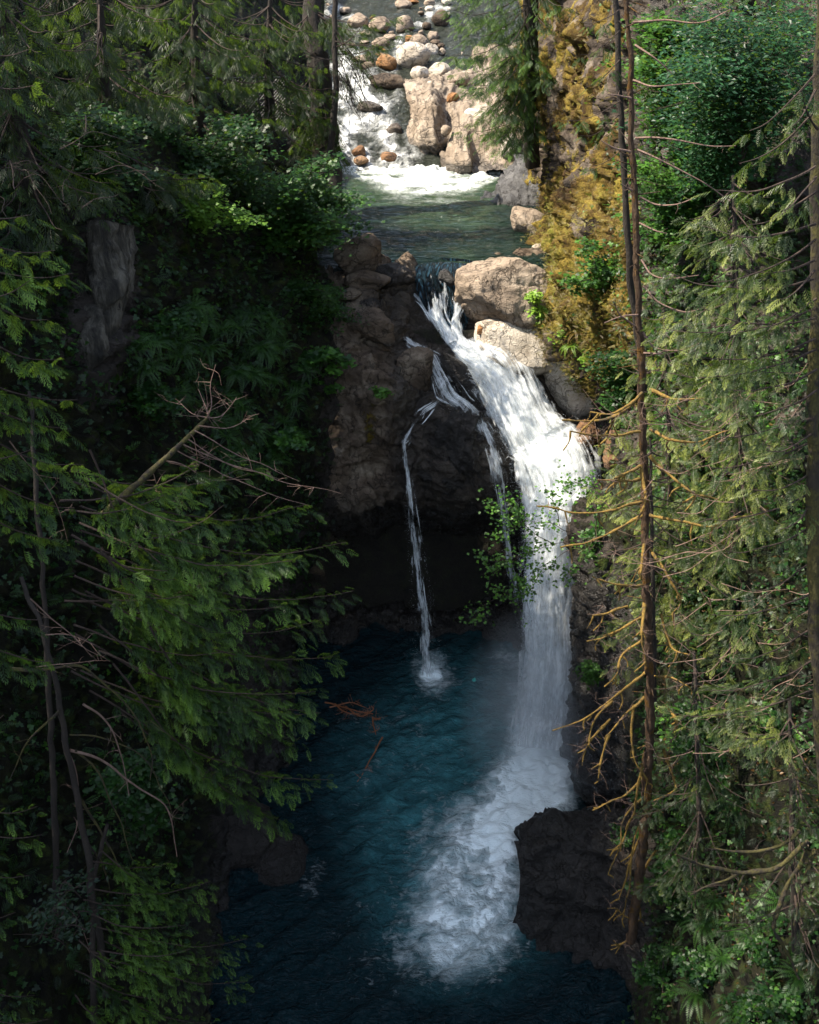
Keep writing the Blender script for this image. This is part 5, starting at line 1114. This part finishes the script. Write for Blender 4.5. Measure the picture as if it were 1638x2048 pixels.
mossy = [[(1285, 785), (1255, 810), (1220, 825), (1180, 822)], [(1270, 800), (1230, 830), (1180, 842), (1125, 840)], [(1280, 865), (1235, 870), (1190, 872), (1142, 863)], [(1280, 930), (1250, 945), (1228, 957)], [(1278, 955), (1245, 960), (1195, 960)],
         [(1282, 1005), (1230, 1020), (1160, 1025), (1075, 1012)], [(1285, 1030), (1240, 1055), (1190, 1080), (1120, 1095)], [(1300, 1030), (1360, 1042), (1420, 1050), (1480, 1035), (1540, 1020)], [(1300, 780), (1350, 800), (1410, 800)], [(1298, 860), (1340, 880), (1400, 885), (1455, 862)],
         [(1300, 910), (1340, 950), (1390, 990), (1440, 1000)], [(1290, 1170), (1250, 1170), (1185, 1155)], [(1295, 1230), (1255, 1250), (1210, 1275), (1172, 1283)], [(1255, 1215), (1215, 1225), (1185, 1232)], [(1300, 1100), (1330, 1140), (1360, 1200), (1345, 1230)],
         [(1290, 1345), (1255, 1375), (1215, 1405), (1165, 1440), (1105, 1460)], [(1290, 1395), (1250, 1430), (1215, 1470)], [(1285, 1280), (1245, 1310), (1235, 1345), (1210, 1370)], [(1265, 1410), (1262, 1480), (1275, 1530), (1300, 1570)], [(1220, 1440), (1180, 1480), (1170, 1500)], [(1218, 1470), (1200, 1520), (1198, 1555)],
         [(1290, 1550), (1250, 1590), (1215, 1605), (1185, 1620)], [(1280, 1600), (1245, 1640), (1240, 1700)], [(1300, 1350), (1340, 1355), (1375, 1370)], [(1330, 1410), (1355, 1440), (1350, 1470)], [(1330, 1500), (1345, 1550), (1350, 1580), (1310, 1600)], [(1285, 1660), (1260, 1720), (1245, 1780), (1240, 1800)],
         [(1310, 1700), (1275, 1770), (1280, 1840), (1235, 1820), (1215, 1815)], [(1265, 1790), (1268, 1860), (1240, 1890), (1225, 1880)], [(1290, 1500), (1275, 1580), (1260, 1650), (1235, 1700), (1215, 1750)], [(1300, 1620), (1270, 1680), (1260, 1760), (1250, 1830)], [(1225, 1400), (1190, 1440), (1175, 1490)],
         [(1320, 1230), (1345, 1290), (1380, 1310)], [(1290, 1090), (1285, 1130), (1280, 1160)], [(1283, 930), (1288, 1000), (1275, 1040)], [(1290, 1200), (1280, 1270), (1290, 1330)], [(1293, 1440), (1300, 1520), (1290, 1600)]]
for pts in mossy:
    big = 0.04 if len(pts) > 2 else 0.025
    am, at_ = Acc(), Acc(); C = tube(am, px_path(pts, 16.9, 0.15, 0.5), big * 0.85, big * 0.34, 7, 8, wob=0.05, knob=0.6)
    for j in range(3):
        p = C[random.randrange(len(C) // 3, len(C))]; q = p + np.array((random.uniform(-.25, .15), random.uniform(-.1, .1), -random.uniform(.12, .4))); tube(am, [p, (p + q) / 2 + (random.uniform(-.06, .06), 0, 0), q], big * .5, big * .3, 6, 5, knob=0.6)
    twigs(at_, C, 7, 0.5, 0.005)
    ob = am.obj('mossy_branch', M['bark_moss'], o, smooth=True); at_.obj('twigs', M['twig'], ob)
tQ = [A(1290, 780, 22.5), A(1260, 560, 22.6), A(1248, 350, 22.8), A(1238, 150, 23), A(1228, -80, 23.2)]
spQ = [(A(1240, v0, 22.8), A(u_, v_, 22.2)) for v0, u_, v_ in [(60, 1160, 110), (120, 1150, 180), (200, 1120, 240), (230, 1160, 270), (40, 1330, 80), (150, 1340, 180), (260, 1330, 330), (330, 1360, 370), (300, 1170, 330), (20, 1150, 40)]]
conifer('dark_hemlock', 'thin dark hemlock trunk just left of the bare trunk, sparse feathery boughs', 'tree', tQ, 0.085, 0.055, spQ, leafmat='hemlock', dens=0.7, ssz=0.3, sec=0.6, tone=0.8, rad=0.012)

rk = dict(rad=0.018, ssz=0.30, sec=0.62, tone=0.55, leafmat='cedar_grey')
tS = [A(1660, 1750, 12.5), A(1632, 1300, 13), A(1628, 900, 13.4), A(1632, 550, 13.8), A(1640, 200, 14), A(1650, -100, 14)]
spS = []
for v0, u_, v_, yt in [(150, 1500, 260, 13.6), (220, 1480, 330, 13.4), (260, 1600, 180, 13), (330, 1430, 380, 13.6), (380, 1500, 450, 13.2), (450, 1400, 450, 13.8), (480, 1420, 560, 13.4), (540, 1560, 600, 12.9), (560, 1330, 540, 14), (620, 1310, 650, 14), (680, 1350, 700, 13.7),
                       (700, 1300, 740, 14), (740, 1450, 780, 13.3), (780, 1480, 830, 13), (830, 1400, 860, 13.5), (880, 1380, 930, 13.6), (940, 1500, 980, 13), (980, 1400, 1040, 13.4), (1050, 1450, 1100, 13.2), (1120, 1500, 1180, 13), (1180, 1420, 1230, 13.2), (1250, 1480, 1320, 12.8),
                       (1320, 1400, 1380, 13), (1380, 1340, 1420, 13.2), (1430, 1480, 1480, 12.6), (350, 1560, 420, 12.8), (600, 1500, 660, 13), (860, 1530, 900, 12.8), (1000, 1560, 1060, 12.7), (180, 1580, 250, 13), (520, 1480, 540, 13.6), (640, 1400, 610, 13.6)]:
    spS.append((A(1632, v0, 13.4), A(u_, v_, yt)))
conifer('grey_green_cedar', 'sunlit cedar filling the right side, dark trunk at the right edge of the picture', 'tree', tS, 0.11, 0.08, spS, barkmat='bark_green', dens=1.25, **rk)
o = empty('bare_thicket', A(1450, 1000, 14.5), 'web of thin pale dead twigs woven through the sunlit cedar at the right', 'shrub')
for k in range(70):
    u = random.uniform(1310, 1620); v = random.uniform(760, 1560); y_ = random.uniform(13.2, 15.5); ac = Acc(); p = A(u, v, y_); q = A(u + random.choice([-1, 1]) * random.uniform(50, 150), v + random.uniform(-90, 60), y_ + random.uniform(-.6, .4))
    C = tube(ac, [p, (p + q) / 2 - (0, 0, random.uniform(0, .35)), q], 0.008, 0.003, 4, 6, wob=0.08); twigs(ac, C, 3, 0.35, 0.0035); ac.obj('twig', M['twig'], o)
tT = [A(1485, 1350, 19), A(1478, 1050, 19.3), A(1475, 800, 19.6), A(1470, 500, 20), A(1468, 350, 20.3)]
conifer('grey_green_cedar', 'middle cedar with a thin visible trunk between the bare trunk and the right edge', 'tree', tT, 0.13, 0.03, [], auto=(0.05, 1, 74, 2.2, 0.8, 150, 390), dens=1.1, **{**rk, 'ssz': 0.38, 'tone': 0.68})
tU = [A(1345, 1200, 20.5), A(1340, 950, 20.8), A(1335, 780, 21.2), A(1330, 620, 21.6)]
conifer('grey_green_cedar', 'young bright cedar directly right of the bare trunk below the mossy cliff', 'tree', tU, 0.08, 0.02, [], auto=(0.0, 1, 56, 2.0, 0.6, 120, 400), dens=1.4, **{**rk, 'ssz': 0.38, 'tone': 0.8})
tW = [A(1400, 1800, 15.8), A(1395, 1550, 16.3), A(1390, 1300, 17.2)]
conifer('grey_green_cedar', 'dim lower cedar with wispy foliage behind the mossy curling branches', 'tree', tW, 0.08, 0.03, [], auto=(0.15, 1, 34, 1.8, 1.0, 150, 400), dens=0.9, **{**rk, 'ssz': 0.26, 'tone': 0.35})  # leaf tone cut to paint the dimness of the lower bank
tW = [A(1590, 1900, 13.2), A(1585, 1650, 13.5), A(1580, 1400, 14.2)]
conifer('grey_green_cedar', 'dim wispy cedar at the lower right edge', 'tree', tW, 0.08, 0.03, [], auto=(0.1, 1, 34, 1.5, 1.0, 150, 400), dens=0.9, **{**rk, 'ssz': 0.26, 'tone': 0.3})  # same leaf with a lower tone, dimmed in colour for shade
spX = [(A(1300, 960 + 60 * k, 18), A(u_, v_, 18.2)) for k, (u_, v_) in enumerate([(1210, 880), (1215, 930), (1200, 1100), (1195, 1140), (1230, 1190), (1220, 1240), (1250, 1300)])]
conifer('grey_green_cedar', 'small cedar boughs close around the mossy dead trunk', 'tree', [A(1310, 1400, 18), A(1305, 1100, 18.2), A(1300, 880, 18.6)], 0.06, 0.02, spX, dens=1.1, **{**rk, 'tone': 0.6}, auto=(0.2, 1, 26, 1.3, 0.8, 0, 360))
# big mossy limbs low at the right
o = empty('mossy_limb', A(1600, 1750, 13.2), 'thick sagging mossy limbs in the dim lower right', 'dead tree'); am = Acc(); at_ = Acc()
for pts, r_ in [([(1620, 1680), (1560, 1730), (1470, 1745), (1400, 1730), (1355, 1710)], 0.05), ([(1620, 1700), (1570, 1780), (1550, 1850), (1570, 1900), (1600, 1960)], 0.05), ([(1480, 1740), (1430, 1770), (1380, 1790)], 0.03), ([(1600, 1660), (1560, 1690), (1480, 1705), (1430, 1700)], 0.035), ([(1630, 1700), (1600, 1780), (1590, 1850)], 0.04), ([(1490, 1750), (1470, 1790), (1465, 1840)], 0.02)]:
    C = tube(am, px_path(pts, 13.0, 0.1, 0.4), r_, r_ * .45, 7, 8, wob=0.05, knob=0.5); twigs(at_, C, 6, 0.6, 0.006)
am.obj('limbs', M['bark_green'], o, smooth=True); at_.obj('bare_twigs', M['twig_dark'], o)

# broad-leaved shrubs on the right
bush('alder', 'dense blue green broadleaf tree in the upper right corner', 'tree', A(1480, 330, 22), cloud(1380, 1640, 0, 260, 19.5, 23, 30), 17000, 'blue_leaf', 0.12, tmpl=OVAL, spread=0.8, tone=0.5, flat=0.6)
bush('alder', 'blue green broadleaf shrub above the middle cedar', 'shrub', A(1450, 420, 23), cloud(1370, 1500, 180, 330, 21.5, 23, 14), 7000, 'blue_leaf', 0.12, tmpl=OVAL, spread=0.6, tone=0.6, flat=0.6)
bush('vine_maple', 'sunlit green maple shrub at the top behind the bare trunk', 'shrub', A(1340, 250, 26), cloud(1290, 1420, 20, 260, 25, 27.5, 20), 7000, 'maple', 0.14, spread=0.6, tone=0.65)
bush('vine_maple', 'green maple shrub on the slope right of the bare trunk', 'shrub', A(1330, 460, 25), cloud(1290, 1420, 260, 500, 24, 26, 18), 5200, 'maple', 0.13, spread=0.5, tone=0.6)
bush('salmonberry', 'leafy shrub clinging to the sunny moss wall', 'shrub', A(1215, 600, 29.3), cloud(1140, 1240, 480, 620, 28.8, 30.4, 14), 2200, 'maple', 0.15, spread=0.4, tone=0.6)
bush('salmonberry', 'trailing green plants below the moss wall', 'shrub', A(1250, 760, 27.2), cloud(1220, 1290, 680, 860, 26, 27.5, 12), 2600, 'maple', 0.13, spread=0.4, tone=0.4)
bush('bright_fern_tuft', 'bright yellow green feathery tuft on the edge of the moss wall beside the lip boulder', 'plant', A(1080, 640, 32.6), cloud(1062, 1085, 575, 632, 32.3, 32.8, 9), 700, 'bright', 0.16, tmpl=OVAL, spread=0.24, tone=0.7)
bush('bright_herb', 'sunlit light green leaves on the bare rock under the moss wall', 'plant', A(1128, 680, 31.6), cloud(1115, 1145, 650, 690, 31.2, 31.6, 5), 240, 'bright', 0.15, spread=0.2, tone=0.5)
bush('bright_herb', 'light green leaves beside the rusty fern', 'plant', A(1165, 720, 30.6), cloud(1150, 1190, 700, 730, 30.2, 30.6, 5), 300, 'bright', 0.13, spread=0.2, tone=0.4)
bush('salmonberry', 'leafy clump crowning the dark promontory beside the falls', 'shrub', A(1200, 1080, 25), cloud(1165, 1235, 1050, 1130, 24.4, 25.2, 8), 1100, 'maple', 0.13, spread=0.28, tone=0.6)
bush('lady_fern_tuft', 'hanging green tuft on the shaded wall right of the falls foot', 'plant', A(1185, 1330, 23.6), cloud(1165, 1205, 1320, 1375, 23.3, 23.6, 6), 420, 'fern', 0.14, tmpl=OVAL, spread=0.2, tone=0.7)
for u, v, lab in [(1370, 1720, 'pale green thimbleberry above the lower right ferns'), (1345, 1640, 'leafy shrub beside the foot of the mossy dead trunk'), (1400, 1570, 'leafy clump beside the big lower right fern'), (1390, 1420, 'yellow green leaves under the wispy cedar'), (1550, 1480, 'leaf clump on the dim slope by the right edge'),
                 (1440, 1940, 'small leaved plants on the dim bank at lower right'), (1500, 2010, 'green herb clump at the bottom right'), (1340, 1950, 'fine leaved plant at the foot of the lower right bank'), (1380, 1790, 'three leaved plant over the dark lower bank'), (1285, 1680, 'maple like leaves over the dark water near the dead trunk'), (1550, 1900, 'dim leafy shrub under the mossy limbs'), (1600, 2020, 'leafy shrub in the bottom right corner'), (1430, 1480, 'low leaves among red brown litter on the right slope')]:
    p, n = onsurf('lower_right_bank', u, v); p = p + n * 0.15
    tp = [p + n * random.uniform(.1, .4) + RNG.normal(0, .35, 3) for _ in range(7)]
    bush('understory_shrub', lab, 'shrub', p, tp, 620, 'maple', 0.11, spread=0.22, tone=0.45)  # leaf tone lowered to paint the dim light on this bank
fr = [('sword fern on the litter slope right of the dead trunk', [(1400, 1545), (1450, 1560), (1395, 1600), (1480, 1610)]), ('sword fern lower on the dim right bank', [(1475, 1860), (1420, 1850), (1510, 1880), (1450, 1910), (1440, 1805)]),
      ('sword fern hanging low over the dark bank edge', [(1375, 1840), (1330, 1980), (1350, 1900), (1400, 1990)]), ('sword fern in the bottom right corner', [(1540, 1990), (1600, 1950), (1480, 2030), (1570, 1800)]),
      ('fern under the broadleaf tree at the upper right', [(1460, 350), (1430, 380), (1500, 400)])]
for lab, pts in fr:
    for u, v in pts:
        s_ = 'lower_right_bank' if v > 960 else 'mossy_cliff'; p, n = onsurf(s_, u, v); fern(p + n * 0.08, random.uniform(0.65, 0.95), n, lab, lab.replace('fern', 'ferns', 1))
p, n = onsurf('mossy_cliff', 1165, 668); fern(p + n * .1, 0.75, n, 'rusty orange dying fern on the sunny moss wall', None, 'fern_old')
p, n = onsurf('mossy_cliff', 1150, 690); fern(p + n * .1, 0.6, n, 'bright green small fern under the rusty fern', None, 'bright')

# alder sapling leaning out in front of the falls
base = A(1215, 1075, 24.4); o = empty('leaning_sapling', base, 'thin sapling with small round green leaves leaning out in front of the waterfall', 'tree'); st, lf = Acc(), Acc(); ps = []
for pts in [[(1215, 1075), (1160, 1080), (1100, 1090), (1040, 1110), (985, 1125), (955, 1105)], [(1180, 1080), (1120, 1110), (1080, 1150), (1020, 1180), (965, 1215), (948, 1235)], [(1160, 1078), (1110, 1050), (1050, 1040), (1000, 1020), (970, 1010)], [(1110, 1090), (1060, 1060), (1030, 1020), (1010, 990)], [(1100, 1120), (1050, 1160), (1010, 1200)],
            [(1190, 1090), (1150, 1130), (1120, 1165)], [(1120, 1052), (1110, 1010), (1105, 985)], [(1080, 1150), (1060, 1180), (1030, 1195)], [(1195, 1075), (1180, 990), (1150, 965), (1130, 985)], [(1200, 1060), (1190, 980), (1175, 955)], [(1040, 1110), (1010, 1130), (960, 1150)], [(1050, 1040), (1020, 1060), (985, 1070)]]:
    C = tube(st, px_path(pts, 24.2, 0.15, 0.5), 0.012, 0.004, 4, 8, wob=0.05); k = C[len(C) // 4:]
    for j in range(len(k)):
        p = k[RNG.integers(len(k))]; e = p + RNG.normal(0, 0.26, 3) * (1, 1, 0.8); D = tube(st, [p, e], 0.004, 0.002, 3, 3); ps.append(D[RNG.integers(0, len(D), 7)] + RNG.normal(0, .09, (7, 3)))
ps = np.concatenate(ps); n = len(ps); a = RNG.uniform(0, 2 * pi, n)
place(lf, tmpl_from([[(0, 0, 0), (0.4, 0.4, .03), (1, 0, -.06), (0.4, -0.4, .03)]]), ps, np.stack([np.cos(a), np.sin(a), RNG.normal(-.2, .25, n)], 1), np.tile((-.2, -.4, 1.0), (n, 1)) + RNG.normal(0, .35, (n, 3)), RNG.uniform(0.07, 0.12, n), 0.75 + RNG.normal(0, .2, n))
lf.obj('foliage', M['maple'], o); st.obj('stems', M['twig_dark'], o)

# driftwood and small things on the pool
o = empty('driftwood', atz(705, 1420, 0.05), 'orange brown twiggy driftwood branch floating on the dark pool', 'driftwood'); ac = Acc()
for pts in [[(650, 1405), (680, 1412), (715, 1422), (745, 1428)], [(690, 1412), (720, 1432), (745, 1420), (742, 1412)], [(660, 1415), (700, 1405), (730, 1415)], [(745, 1435), (750, 1470)], [(745, 1438), (762, 1436)], [(670, 1408), (690, 1425), (720, 1428)], [(765, 1475), (740, 1520), (715, 1562)]]:
    P_ = [atz(u, v, random.uniform(0.06, 0.22)) for u, v in pts]; C = tube(ac, P_, 0.03, 0.012, 5, 5, wob=0.05); twigs(ac, C, 12, 0.35, 0.008)
ac.obj('wood', mat_simple('wet_orange_wood', (0.24, 0.085, 0.03), 0.6), o)
V, T = ICO[3]; p = atz(948, 1360, 0.1)
o = mesh('float', np.concatenate([V * (.07, .07, .05) + p, V * (.035, .035, .04) + p + (0.02, 0, .06)]), T=np.concatenate([T, T + len(V)]), mat=mat_simple('turquoise_plastic', (0.02, 0.45, 0.38), 0.3), smooth=True, loc=p); tag(o, 'tiny turquoise object floating in the pool below the falls', 'litter')

# ------------------------------------------------------------------ ground cover on the banks
def cover(name, surf, n, mats, cond, size=(0.08, 0.2), tmpl=None, tone=0.4):
    V, N_ = SURF[surf]; idx = RNG.choice(len(V), n * 3); u, v, d = px(V[idx]); k = idx[cond(u, v, V[idx], N_[idx])][:n]
    P_ = V[k] + N_[k] * 0.03 + RNG.normal(0, .10, (len(k), 3)); m = len(P_); a = RNG.uniform(0, 2 * pi, m); lf = Acc()
    X = np.stack([np.cos(a), np.sin(a), RNG.normal(0, .4, m)], 1) + N_[k] * 0.5
    place(lf, tmpl or LOBED, P_, X, N_[k] + (0, 0, .8) + RNG.normal(0, .3, (m, 3)), RNG.uniform(*size, m), tone + 0.42 * fbm(P_ * .8, 3) + RNG.normal(0, .15, m))
    return tag(lf.obj(name, M[mats], loc=P_.mean(0)), kind='stuff')
pale = lambda u, v: ((u - 205) / 55) ** 2 + ((v - 590) / 165) ** 2 > 1
cover('ground_cover', 'left_bank', 16000, 'maple', lambda u, v, P, n: (RNG.random(len(u)) < sstep(-0.35, 0.5, fbm(P * .5, 3)) * (v < 1100) + 0.25) & pale(u, v) & (u < 640) & (P[:, 2] > 2.5), (0.08, 0.2), tone=0.3)
cover('ground_cover', 'left_bank', 6000, 'fern', lambda u, v, P, n: pale(u, v) & (u < 660) & (P[:, 2] > 2.5), (0.15, 0.4), SPRAY[0], tone=0.3)
cover('ground_cover', 'lower_right_bank', 9000, 'maple', lambda u, v, P, n: (u > 1290 + RNG.normal(0, 20, len(u))) & (fbm(P * .7, 3) > -0.1), (0.06, 0.15), tone=0.4)
cover('ground_cover', 'lower_right_bank', 5000, 'fern', lambda u, v, P, n: (u > 1290) & (P[:, 2] > 2), (0.12, 0.3), SPRAY[1], tone=0.3)
cover('ground_cover', 'mossy_cliff', 15000, 'maple', lambda u, v, P, n: (u > 1250 + RNG.normal(0, 40, len(u))) | (RNG.random(len(u)) < .05) & (v > 450) & (v < 770), (0.06, 0.14), tone=0.55)
cover('ground_cover', 'mossy_cliff', 5000, 'fern', lambda u, v, P, n: (u > 1280), (0.15, 0.4), SPRAY[2], tone=0.5)
# litter: red brown dead leaves on the right slope
lit = cover('leaf_litter', 'lower_right_bank', 3000, 'fern_old', lambda u, v, P, n: (u > 1330) & (fbm(P * .6, 2) > 0), (0.05, 0.11), OVAL, tone=0.12)

cover('moss_tufts', 'mossy_cliff', 26000, 'moss_tuft', lambda u, v, P, n: (v < 790) & (u < 1270 + RNG.normal(0, 40, len(u))) & (v > -60) & (RNG.random(len(u)) < 0.25 + 0.75 * sstep(330, 450, v)), (0.10, 0.24), NEEDLE[0], tone=0.5)
# drifting spray at the foot of the falls
def mat_mist():
    N = NT('spray_mist'); c = N.n('TexCoord').outputs['Object']
    r = N.n('VectorMath', {0: c}, operation='LENGTH').outputs['Value']
    d = N.math('MULTIPLY', N.ramp(r, [(0.15, 1), (1.0, 0)]), N.ramp(N.noise(1.6, N.geo(), 3, 0.6), [(0.35, 0.25), (0.7, 1)]))
    v = N.n('VolumePrincipled', {'Color': (0.95, 0.98, 1.0), 'Density': N.math('MULTIPLY', d, 0.34), 'Anisotropy': 0.2})
    return N.finish(None, v.outputs[0])
V, T = ICO[3]; c0 = atz(1070, 1470, 0.6)
o = mesh('spray_mist', V, T=T, mat=mat_mist(), smooth=True); o.location = Vector([float(x) for x in c0 + (0, 0, .6)]); o.scale = (2.6, 3.6, 4.0); tag(o, kind='stuff')
# ------------------------------------------------------------------ tall conifers up the slopes (they shade the gorge)
def tall_conifer_mesh(h=20.0, cone=4.2, nb=150, seed=1):
    global RNG
    RNG = np.random.default_rng(seed); random.seed(seed); lf, wd = Acc(), Acc(); tube(wd, [(0, 0, -1.5), (0, 0, h * .5), (0, 0, h)], 0.35, 0.04, 8, 6)
    for i in range(nb):
        z = h * (0.14 + 0.85 * (i + random.random()) / nb); a = random.uniform(0, 2 * pi); L = cone * (1.02 - z / h) ** 0.75 * random.uniform(.75, 1.1) + .3
        p = np.array((0, 0, z)); branch(lf, wd, sweep(p, p + np.array((cos(a) * L, sin(a) * L, -L * .25)), .05, .1), rad=0.03, dens=0.45, ssz=0.85, sec=1.3, sprays=SPRAY, tone=0.4)
    return lf, wd
protos = []
for s_ in (1, 2):
    lf, wd = tall_conifer_mesh(seed=s_); o = empty('tall_conifer', (0, 0, 0), 'x', 'tree'); a_ = lf.obj('crown', M['hemlock'], o); b_ = wd.obj('trunk', M['bark'], o); protos.append((o, a_, b_))
tall = [(-15.5, 23.5, 0, 1), (-14.8, 29, 0, 1), (-15.4, 31.2, 0, 1), (-14.6, 35.5, 0, 1), (-15.6, 37.6, 0, 1), (-14.7, 40, 0, 1), (-16, 17.5, 0, 1), (-15.2, 14.5, 0, 1), (-15, 26, 26, 1.0), (-17, 33, 28, 1.1), (-14.5, 20, 25, 0.9), (-20, 28, 30, 1.2), (-19, 20, 29, 1.1), (-15, 12, 25, 1.0), (-23, 36, 32, 1.1), (-16, 5, 26, 1.1), (-24, 13, 32, 1.2), (-26, 24, 33, 1.2),
        (-22, 44, 30, 1.0), (-30, 52, 34, 1.0), (18, 62, 30, 1.0), (24, 50, 34, 1.1), (-24, 66, 32, 1.0), (20, 34, 34, 1.0), (-12, 110, 24, 1.1), (0, 118, 24, 1.2), (12, 112, 25, 1.0), (-22, 96, 30, 1.1), (22, 90, 32, 1.0), (6, 128, 27, 1.2), (-6, 130, 27, 1.1), (24, 20, 34, 1.0)]
def gz(x, y): return float(ground_z(np.array([x]), np.array([y]))[0])
for i, (x, y, z, s_) in enumerate(tall):
    pr = protos[i % 2]
    if i < 2: o = pr[0]
    else:
        o = pr[0].copy(); col.objects.link(o)
        for c_ in pr[1:]: d_ = c_.copy(); col.objects.link(d_); d_.parent = o
    zg = gz(x, y)
    if x < 0 and y < 70: s_ = max(0.35, ((37.5 if y < 25 else 34.0 if y < 28 else 29.5 if y < 42 else 27) + 1.15 * (-15 - x) + (i % 3 - 1) * 0.5 - zg) / 20)  # left slope heights shaped so the crowns' shade falls into the gorge
    o.location = (x, y, zg); o.scale = (min(s_, 1.1) if s_ < 1.1 else 1.1, min(s_, 1.1), s_); o.rotation_euler = (0, 0, i * 1.3)
    o['label'] = 'tall conifer on the forested slope above the left bank' if x < 0 and y < 70 else ('tall conifer on the slope above the right bank' if y < 70 else 'tall conifer at the head of the valley'); o['category'] = 'tree'; o['group'] = o['label'].replace('conifer', 'conifers')
